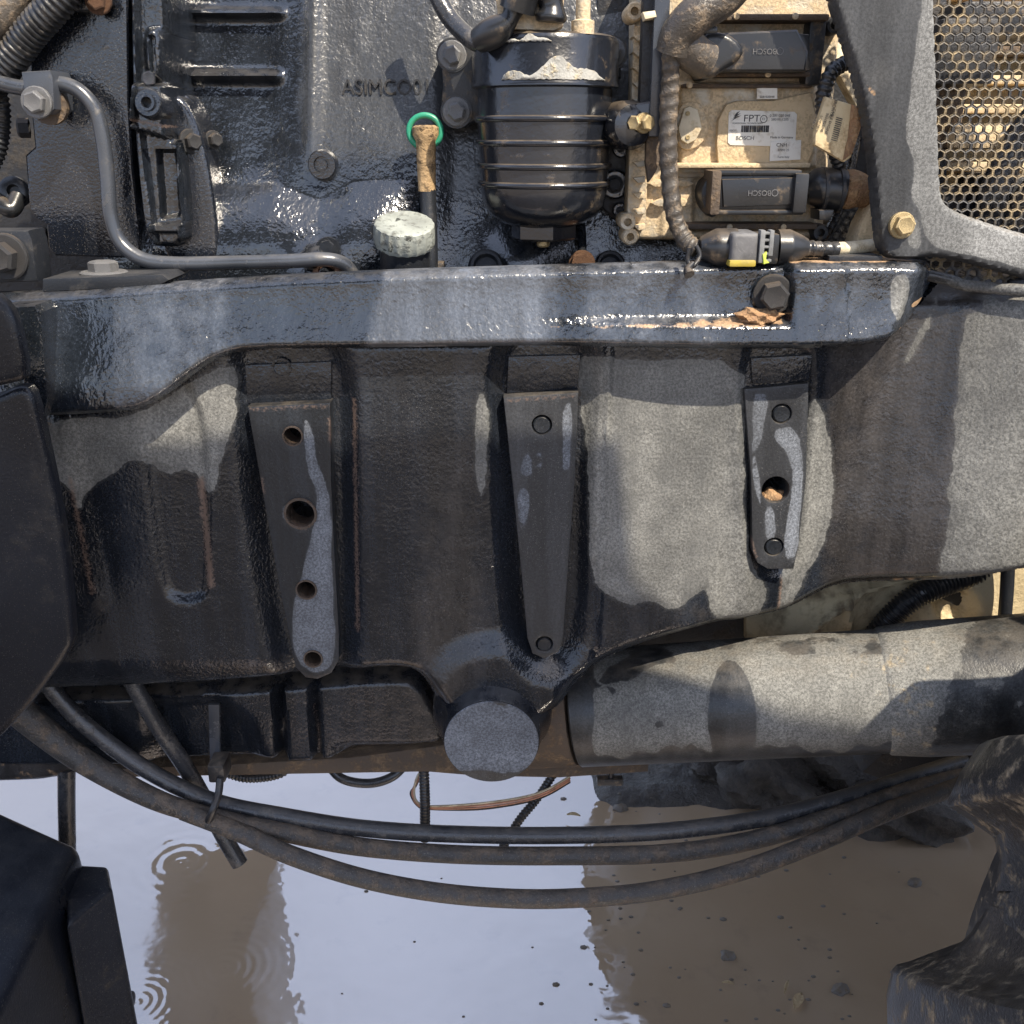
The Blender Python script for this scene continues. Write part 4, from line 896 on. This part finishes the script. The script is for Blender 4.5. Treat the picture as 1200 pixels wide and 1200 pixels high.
# breather: pale lozenge with two rivets
br = prism('breather_cover', [(802, 127), (808, 124), (818, 128), (823, 150), (816, 164), (806, 169), (798, 164), (795, 150)], .026, .04, 'ivory_plastic', EC, .002, 'pale lozenge breather cover')
for x, y in ((806, 133), (806, 161)): bolt(P(x, y, .0255), .0022, 'brass_bolt', br, h=.5, washer=0)
prism('breather_rim', [(796, 124), (808, 118), (824, 122), (828, 140), (832, 152), (822, 170), (806, 177), (796, 172), (791, 150)], .032, .045, 'dusty_aluminium', EC, .002, smooth_n=1)
for x, y in ((802, 215), (772, 215), (800, 238), (775, 238)):
    prism('cast_mark', [(x-12, y), (x-4, y-4), (x, y-5), (x+4, y-4), (x+12, y), (x+4, y+4), (x-4, y+4)], .037, .045, 'dusty_aluminium', EC, .001)
# channel walls above and below the connectors
pbox('channel_wall', 838, 16, 972, 24, .016, .05, 'brown_dust', EC, .002); pbox('channel_wall', 836, 84, 950, 90, .020, .05, 'brown_dust', EC, .002)
pbox('channel_wall', 800, 98, 952, 103, .026, .05, 'brown_dust', EC, .002); pbox('channel_wall', 790, 262, 958, 269, .020, .05, 'brown_dust', EC, .002); pbox('channel_wall', 788, 191, 950, 197, .024, .05, 'tan_dust', EC, .002)
pbox('channel_wall', 950, 24, 962, 100, .024, .06, 'dark_steel', EC, .002)
for x, y in ((863, 19), (932, 19), (855, 266), (918, 266), (808, 100), (900, 87)): lathe('rivet', [(0, .0028), (.0016, .0024), (.002, 0)], P(x, y, .015 if y < 50 else .019), (0, -1, 0), 'dusty_aluminium', EC, 12)
# upper connector
c1_ = prism('connector', [(846, 38), (935, 34), (948, 60), (944, 84), (844, 84)], -.006, .05, 'black_connector', EC, .004, 'upper black wiring connector', seg=3)
prism('connector_slope', [(924, 37), (949, 40), (951, 82), (944, 84), (934, 62)], .004, .05, 'black_connector', c1_, .003)
prism('connector_boot', [(823, 38), (846, 36), (862, 44), (874, 58), (866, 72), (846, 84), (836, 92), (822, 90), (820, 60)], -.012, .05, 'black_connector', c1_, .006, seg=4, smooth_n=1)
pbox('connector_latch', 823, 30, 841, 40, -.010, .03, 'black_connector', c1_, .002)
text('BOSCH', P(896, 60, -.0065), 7.5*MM(0), 'grey_ink', c1_, R(180), .0003)
lathe('maker_ring', [(0, 3.6*MM(0)), (.0004, 3.6*MM(0)), (.0004, 2.8*MM(0)), (0, 2.8*MM(0))], P(903+12-13, 60, -.0061)+Vector((-.0195+.02, 0, 0))+Vector((.008, 0, 0)), (0, -1, 0), 'grey_ink', c1_, 20, cap=False)
# lower connector
c2_ = prism('connector', [(840, 206), (936, 204), (938, 246), (842, 250)], -.006, .05, 'black_connector', EC, .003, 'lower black wiring connector')
prism('connector_face', [(846, 210), (932, 208), (933, 240), (848, 243)], -.0105, .0, 'black_connector', c2_, .002)
pbox('connector_rail', 842, 199, 940, 206, -.010, .03, 'black_connector', c2_, .002); pbox('connector_rail', 838, 246, 942, 252, -.010, .03, 'black_connector', c2_, .002)
pbox('connector_end', 933, 203, 945, 250, -.016, .03, 'black_connector', c2_, .002); pbox('connector_end', 835, 200, 843, 252, -.012, .03, 'brown_dust', c2_, .002)
prism('connector_cam', [(833, 204), (824, 216), (821, 230), (826, 246), (838, 258), (842, 240), (842, 210)], .012, .05, 'dark_steel', c2_, .002, smooth_n=1)
text('BOSCH', P(890, 226, -.0112), 7.5*MM(0), 'grey_ink', c2_, R(180), .0003)
lathe('maker_ring', [(0, 3.6*MM(0)), (.0004, 3.6*MM(0)), (.0004, 2.8*MM(0)), (0, 2.8*MM(0))], P(908, 226, -.0106), (0, -1, 0), 'grey_ink', c2_, 20, cap=False)
ptube('connector_sleeve', [(944, 227, .012), (952, 224, .012), (960, 222, .012), (972, 222, .012), (986, 224, .012)], lambda t: 12+10*min(1, t*2.2), 'black_connector', c2_, 4, 20)
for x in (963, 982): lathe('sleeve_band', [(-.0015, 23.5*MM(.01)), (.0015, 23.5*MM(.01))], P(x, 223, .012), (1, 0, 0), 'dark_steel', c2_, 28)
prism('sleeve_latch', [(960, 246), (978, 246), (974, 258), (960, 258)], -.008, .02, 'black_connector', c2_, .002)
# labels
L1 = prism('label_sticker', [(854, 132), (858, 129), (931, 131), (934, 134), (932, 170), (929, 172), (856, 170), (853, 167)], .0292, .0302, 'sticker_white', EC, .0002, 'white maker label with bar code')
L2 = prism('label_sticker', [(903, 166), (939, 164), (938, 187), (902, 189)], .0282, .0296, 'sticker_white', EC, .0002, 'small white label overlapping the larger one')
L3 = prism('label_sticker', [(887, 101), (911, 101), (911, 116), (887, 116)], .0288, .0302, 'sticker_white', EC, .0002, 'tiny white label above the dusty plate')
kk = MM(.03); yl = .0290
text('FPT', P(881, 139, yl), 9.5*kk, 'ink', L1, 0, .0001, squash=1.15)
for i in range(3): prism('logo_stroke', [(857+i*1.2, 138-i*2.5+4), (862+i*.8, 136-i*2.5+1), (869-i*.8, 136-i*2.5-1), (862+i, 138-i*2.5+1)], yl-.0001, yl+.0003, 'ink', L1, 0)
text('POWERTRAIN TECHNOLOGIES', P(876, 144.6, yl), 2.2*kk, 'ink', L1, 0, .0001)
text('0 281 020 048', P(914, 135.5, yl), 3.6*kk, 'grey_ink', L1, 0, .0001); text('5801811205', P(914, 140, yl), 3.6*kk, 'grey_ink', L1, 0, .0001)
lathe('approval_ring', [(0, 3.8*kk), (.0002, 3.8*kk), (.0002, 3.1*kk), (0, 3.1*kk)], P(895, 139.5, yl), (0, -1, 0), 'ink', L1, 20, cap=False); text('E1', P(895, 139.5, yl), 3.4*kk, 'ink', L1, 0, .0001)
x = 869.0; rb_ = random.Random(4)
while x < 901:
    wd = rb_.choice((.5, .5, .9, 1.4)); pbox('bar', x, 147, x+wd, 155, yl-.0001, yl+.0003, 'ink', L1, 0); x += wd+rb_.choice((.5, .8, 1.1))
text('BOSCH', P(873, 162, yl), 5.4*kk, 'ink', L1, 0, .0001, squash=1.1); text('Made in Germany', P(916, 161, yl), 3.3*kk, 'ink', L1, 0, .0001)
text('EDC17', P(859, 153, yl), 2.4*kk, 'grey_ink', L1, 0, .0001)
text('CNH', P(916, 170, .0280), 5.0*kk, 'ink', L2, 0, .0001); text('47893 25', P(918, 176, .0280), 3.2*kk, 'grey_ink', L2, 0, .0001); text('Turin Italy', P(918, 184, .0280), 3*kk, 'grey_ink', L2, 0, .0001)
text('0281020048', P(899, 113.6, .0286), 3*kk, 'ink', L3, 0, .0001)

# steel angle strip in front of the left edge, and the rubber mount
stp = thing('support_strip', 'vertical steel strip standing before the control unit', 'steel strip', P(770, 215, .02))
pbox('strip_web', 757, -60, 771, 160, .010, .03, 'black_steel', stp, .001); pbox('strip_edge', 770, -60, 778, 160, -.004, .012, 'tube_steel', stp, .001)
prism('strip_tail', [(758, 160), (776, 160), (774, 190), (766, 206), (760, 214), (757, 190)], .008, .02, 'brown_dust', stp, .001)
rm = thing('rubber_mount', 'black rubber mount with a brass nut beside the control unit', 'rubber mount', P(735, 148, .02))
lathe('mount_body', [(-.020, 22*MM(.02)), (-.016, 24*MM(.02)), (.012, 24*MM(.02)), (.020, 20*MM(.02)), (.022, 14*MM(.02)), (.022, 0)], P(733, 147, .02), (.25, -1, 0), 'filter_black', rm, 36)
prism('mount_lug', [(740, 122), (764, 118), (770, 132), (768, 152), (756, 158), (742, 160)], .000, .03, 'filter_black', rm, .004, seg=3)
bolt(P(755, 144, -.004), .0068, 'brass_bolt', rm, axis=(.6, -1, 0), h=.9, washer=1.25); bolt(P(746, 144, -.004), .0065, 'brass_bolt', rm, axis=(-.8, -1, 0), h=1.2, washer=0)
iv = prism('ivory_clip', [(753, 14), (768, 12), (770, 20), (756, 23)], -.006, .01, 'ivory_plastic', None, .002); tag(iv, 'small ivory clip on the steel strip at the top', 'clip')

# wiring
HN = thing('wiring_harness', 'taped dusty wiring harness running down over the control unit', 'wiring harness', P(812, 292, .0))
ptube('loom_trunk', [(880, -50, -.02), (850, -8, -.026), (815, 18, -.030), (795, 40, -.026), (788, 62, -.022)], lambda t: 21-4*t, 'taped_loom', HN, 8, 18, 'thick taped trunk of the harness')
ptube('loom_branch', [(795, 45, -.02), (812, 62, -.014), (828, 72, -.008)], lambda t: 20-2*t, 'taped_loom', HN, 8, 16)
def spiral(pts, r0, n, mat, par, nm):
    c = [Vector(q) for q in catmull([P(*p) for p in pts], n)]; kk = MM(0)
    bm = bmesh.new(); fr = frames(c); rows = []; sg = 14
    for i, (p, nn, b) in enumerate(fr):
        rows.append([bm.verts.new(p+(nn*math.cos(t)+b*math.sin(t))*r0*kk*(1+.035*math.sin(t-i*.9)+.05*(1 if math.sin(t*1-i*.9) > .5 else 0)+.03*math.sin(i*.23+1))) for t in np.linspace(0, 2*math.pi, sg, endpoint=False)])
    for a, b in zip(rows[:-1], rows[1:]):
        for q in range(sg): bm.faces.new((a[q], a[(q+1) % sg], b[(q+1) % sg], b[q]))
    bm.faces.new(rows[0]); bm.faces.new(rows[-1]); return bm_obj(nm, bm, mat, par, smooth=60)
spiral([(787, 55, -.022), (785, 100, -.016), (783, 150, -.014), (784, 200, -.012), (790, 250, -.012), (802, 280, -.016), (818, 292, -.024)], 9, 22, 'taped_loom', HN, 'loom_drop')
tl_ = thing('loose_ties', 'black cable tie tail hanging over the rail edge', 'cable tie', P(808, 318, -.03))
ptube('tie_loop', [(808, 290, -.05), (806, 305, -.05), (812, 312, -.052), (820, 300, -.048), (816, 288, -.046)], 2.6, 'tie_plastic', tl_, 8, 8); ptube('tie_tail', [(812, 308, -.052), (806, 316, -.056), (808, 322, -.060)], lambda t: 3+3*t, 'tie_plastic', tl_, 5, 8)
PL = thing('plug_coupling', 'black two-part plug coupling with yellow clip lying along the rail', 'plug coupling', P(895, 305, -.02))
pyc = -.03
ptube('plug_half', [(820, 290, pyc), (832, 290, pyc), (846, 290, pyc), (862, 290, pyc)], lambda t: 11+9*min(1, t*2), 'black_connector', PL, 5, 20)
pbox('plug_body', 858, 273, 888, 310, pyc-.022, pyc+.02, 'grey_ink', PL, .004, seg=3); pbox('yellow_clip', 855, 305, 886, 313, pyc-.024, pyc-.0, 'yellow_plastic', PL, .002, 'yellow locking clip')
for i in range(5): pbox('plug_rib', 889, 275+i*7, 900, 278+i*7, pyc-.020, pyc+.01, 'black_connector', PL, .0006)
pbox('plug_core', 888, 274, 912, 310, pyc-.014, pyc+.016, 'black_connector', PL, .003)
for i in range(5): pbox('plug_rung', 893, 272+i*8, 904, 275+i*8, pyc-.024, pyc-.016, 'pale_mark', PL, .0005)
pbox('plug_ladder', 892, 270, 894.5, 308, pyc-.0245, pyc-.014, 'pale_mark', PL, .0005); pbox('plug_ladder', 903, 270, 905.5, 300, pyc-.0245, pyc-.014, 'pale_mark', PL, .0005)
prism('lime_clip', [(894, 298), (899, 295), (898, 304), (902, 308), (895, 310)], pyc-.026, pyc-.015, 'lime_plastic', PL, .001, 'bright lime locking tab')
ptube('plug_half', [(910, 290, pyc), (922, 290, pyc), (935, 290, pyc), (946, 290, pyc)], lambda t: 19-8*max(0, t*2-.8), 'black_connector', PL, 5, 20)
spiral([(944, 291, pyc), (960, 292, pyc), (980, 293, pyc+.004)], 8, 14, 'corrugated_black', PL, 'plug_lead')
tag(ptube('ivory_pipe', [(974, 292, -.02), (1000, 290, -.015), (1034, 286, -.005)], 7, 'ivory_plastic', None, 5, 14), 'short cream sleeve at the end of the plug lead', 'sleeve')
tag(ptube('brown_loom', [(984, 223, .012), (1000, 222, .015), (1016, 226, .02), (1030, 236, .05)], lambda t: 18+2*math.sin(t*7), 'brown_loom', None, 6, 16), 'thick mud-caked orange brown cable leaving the lower connector', 'cable')
tgt = thing('cable_tag', 'tan printed paper tag wrapped on the cable beside the guard panel', 'tag', P(985, 190, -.01))
tagp = prism('tag_paper', [(968, 113), (1004, 124), (1010, 134), (998, 184), (990, 190), (955, 170), (956, 150)], -.018, -.010, 'sticker_tan', tgt, .002)
prism('tag_fold', [(1000, 122), (1012, 128), (1010, 150), (1000, 180), (990, 188), (996, 160)], -.024, -.012, 'brown_loom', tgt, .003)
for i in range(12):
    f = i/11; x0_, y0_ = 977.5-f*-3.5+(-4)*0, 136+f*26
    prism('bar', [(980.5-f*6, 137+f*26), (987.5-f*6, 139+f*26), (987.3-f*6, 139+f*26+rb_.choice((.8, 1.3))), (980.3-f*6, 137+f*26+1)], -.0186, -.0178, 'ink', tgt, 0)
for i, st in enumerate(('CABLE ENGINE', '5801822745', 'LOT 2018', 'REV A')):
    text(st, P(973-i*2.4+0, 141+i*1.2, -.0184)+Vector((-.003*i, 0, -.001)), 3.6*kk, 'ink', tgt, R(-105), .0001)
text('FRONTAL', P(976, 128, -.0184), 4*kk, 'ink', tgt, R(-105), .0001)
tag(corrugated('tag_cable', [(990, 74, .0), (975, 84, -.004), (968, 100, -.004), (964, 118, -.002), (968, 150, .0), (985, 195, .01)], 8, 'corrugated_black', None), 'black ribbed cable behind the tan paper tag', 'cable')
tag(corrugated('ribbed_conduit', [(-30, 118, .05), (8, 76, .04), (36, 38, .035), (66, 4, .03), (92, -30, .03)], 17, 'corrugated_black', None, .0052), 'fat ribbed black conduit in the upper left corner', 'conduit')
tag(corrugated('ribbed_conduit', [(-6, 90, .06), (2, 130, .06), (-2, 175, .06), (-20, 210, .06)], 9, 'corrugated_black', None, .0045), 'thin ribbed conduit at the left edge below the clamp', 'conduit')
tag(ptube('lagged_hose', [(-40, 60, .04), (0, 20, .04), (18, -10, .045), (30, -40, .05)], 18, 'taped_loom', None, 8, 16), 'pale lagged hose in the extreme upper left corner', 'hose')

# ================================================================== hoses under the frame
def jit(pts, a=.6): return pts
tag(ptube('hydraulic_hose', [(50, 795, .022), (92, 842, .022), (150, 888, .022), (205, 920, .02), (260, 942, .015), (330, 956, .01), (420, 970, .01), (520, 977, .01), (650, 979, .01), (780, 974, .01), (900, 958, .02), (1000, 932, .03), (1070, 910, .05), (1130, 892, .08)], 11, 'rubber_hose', None, 10, 16), 'uppermost of three long black hoses sagging under the frame', 'hose', 'hoses sagging under the frame')
tag(ptube('hydraulic_hose', [(-20, 795, .015), (40, 848, .015), (100, 893, .012), (180, 936, .0), (250, 958, -.005), (330, 975, -.005), (420, 992, .0), (530, 1001, .0), (650, 1003, .0), (780, 1000, .0), (880, 985, .005), (980, 956, .01), (1060, 928, .03), (1130, 906, .07)], lambda t: 21-9*min(1, t*3.6), 'muddy_hose', None, 10, 18), 'middle hose, mud-caked and thick at its left end', 'hose', 'hoses sagging under the frame')
tag(ptube('hydraulic_hose', [(215, 950, -.005), (280, 975, -.018), (340, 1002, -.03), (420, 1028, -.035), (500, 1044, -.04), (580, 1052, -.04), (660, 1053, -.04), (760, 1045, -.035), (860, 1023, -.03), (950, 990, -.02), (1030, 955, .0), (1090, 932, .03), (1140, 915, .06)], 12.5, 'muddy_hose', None, 10, 18), 'lowest of three sagging hoses, hanging well below the others', 'hose', 'hoses sagging under the frame')
tag(ptube('drain_hose', [(150, 790, .03), (182, 846, .032), (215, 895, .042), (240, 938, .045), (262, 980, .04), (281, 1012, .035)], 11, 'rubber_hose', None, 8, 16), 'cut brown drain hose stub pointing down at the puddle', 'hose')
zt_ = thing('hose_tie', 'black cable tie strapping the hoses at the left', 'cable tie', P(250, 955, -.02))
prism('tie_strap', [(244, 826), (257, 826), (258, 905), (246, 905)], .028, .032, 'tube_steel', zt_, .001); pbox('tie_head', 242, 898, 264, 918, .0, .03, 'tie_plastic', zt_, .003)
ptube('tie_band', [(258, 912, .0), (256, 930, -.008), (250, 948, -.02), (244, 962, -.018)], 5, 'tie_plastic', zt_, 6, 8)
tag(corrugated('black_lead', [(496, 880, .10), (497, 910, .09), (498, 940, .085), (498, 985, .08)], 7, 'corrugated_black', None, .004), 'short black ribbed lead dropping beside the round boss', 'lead')
tag(corrugated('black_lead', [(650, 905, .12), (630, 935, .10), (608, 962, .08), (585, 1000, .07)], 6, 'corrugated_black', None, .004), 'black ribbed lead slanting down right of the round boss', 'lead')
for i, (o_, m_) in enumerate(((0, 'copper_wire'), (2.6, 'copper_wire'), (-2.4, 'ivory_plastic'), (4.5, 'black_steel'))):
    tag(ptube('bare_wire', [(497, 898, .11), (488, 915+o_, .10), (484-o_*.6, 930, .095), (490, 942+o_*.6, .09), (505, 946+o_*.5, .09), (560, 944+o_, .09), (610, 937+o_, .09), (640, 928+o_, .10), (668, 912+o_, .12)], 1.5, m_, None, 8, 6), ('upper thin copper wire looping under the round boss', 'lower thin copper wire looping under the round boss', 'cream wire among the copper wires under the boss', 'dark wire among the copper wires under the boss')[i], 'wire', 'loose wires under the boss')
tag(ptube('arched_cable', [(380, 890, .12), (400, 912, .11), (432, 918, .11), (460, 910, .11), (480, 890, .12)], 6, 'rubber_hose', None, 8, 12), 'black cable arching under the cross member', 'cable')
tag(corrugated('arched_cable', [(262, 905, .10), (290, 912, .10), (325, 908, .10), (345, 895, .11)], 6, 'corrugated_black', None, .004), 'ribbed cable right of the cable tie under the cross member', 'cable')

# ================================================================== litter on the mud and water
rr = random.Random(11)
def leaf(px, py, L, wd, rot, label, z=.004):
    g = G(px, py, 0); bm = bmesh.new(); c, s_ = math.cos(rot), math.sin(rot); rows = []
    for i in range(6):
        t = i/5; hw_ = wd*math.sin(math.pi*min(.98, t*.9+.06)); x = (t-.5)*L
        rows.append([bm.verts.new((g.x+c*x-s_*y_, g.y+s_*x+c*y_, z+h_+.004*math.sin(t*3))) for y_, h_ in ((-hw_, .002), (0, 0), (hw_, .003), (hw_, .0015), (-hw_, .0005))])
    for a, b in zip(rows[:-1], rows[1:]):
        for k_ in range(5): bm.faces.new((a[k_], a[(k_+1) % 5], b[(k_+1) % 5], b[k_]))
    bm.faces.new(rows[0]); bm.faces.new(rows[-1])
    tag(bm_obj('dead_leaf', bm, 'straw'), label, 'leaf', 'dead leaves on the puddle')
leaf(935, 1176, .036, .008, 1.0, 'broad tan dead leaf floating near the bottom edge'); leaf(921, 1160, .030, .003, 1.1, 'thin straw-like leaf beside the broad tan leaf'); leaf(853, 1156, .02, .002, -.3, 'thin pale leaf sliver on the water left of the tan leaf'); leaf(672, 962, .028, .004, -.2, 'pale leaf scrap on the mud below the tube socket', .012)
def clod(px, py, r, label, name='mud_clod', z=0.0, mat='stone', cat='clod'):
    g = G(px, py, z); bm = bmesh.new(); bmesh.ops.create_icosphere(bm, subdivisions=2 if r < .03 else 4, radius=1)
    ph = rr.random()*9
    for v in bm.verts:
        n = v.co.copy(); v.co *= 1+.22*math.sin(n.x*3.1+ph)*math.sin(n.y*4.2+ph)+.14*math.sin(n.z*7+n.x*6+ph)+(.06*math.sin(n.x*17+n.y*13+ph)*math.sin(n.z*19) if r >= .03 else .08*rr.random())
    bmesh.ops.transform(bm, matrix=Matrix.Translation((g.x, g.y, z+r*.15)) @ Matrix.Diagonal((r*1.25, r, r*.75, 1)), verts=bm.verts)
    tag(bm_obj(name, bm, mat, smooth=50), label, cat, 'mud clods')
clod(853, 1121, .011, 'small dark clod in the shallow water left of centre right'); clod(985, 1161, .011, 'small dark clod near the tyre at the bottom'); clod(727, 948, .012, 'small pale clod on the mud below the tube'); clod(1072, 1036, .010, 'small clod in the mud left of the tyre')
clod(905, 925, .10, 'large cracked dark clod behind the hoses', mat='mud'); clod(985, 905, .12, 'big dark clod under the tube, partly sunlit', mat='mud'); clod(1060, 960, .09, 'dark lump behind the lowest hose by the tyre', mat='mud'); clod(845, 905, .07, 'rounded mud lump under the middle of the tube', mat='mud')
bm = bmesh.new()
for i in range(190):
    px_, py_ = rr.uniform(330, 1060), rr.uniform(915, 1200)
    if rr.random() > .10+.9*(px_ > 680): continue
    g = G(px_, py_, 0); r = rr.uniform(.0012, .0035)*(1.6 if rr.random() < .1 else 1)
    bmesh.ops.create_icosphere(bm, subdivisions=1, radius=r, matrix=Matrix.Translation((g.x, g.y, .0005+(.012 if (px_ > 690 and py_ < 965) else 0))) @ Matrix.Diagonal((1.5, 1, .6, 1)))
tag(bm_obj('floating_specks', bm, 'stone', smooth=60), 'fine specks of dirt scattered over puddle and mud', kind='stuff')
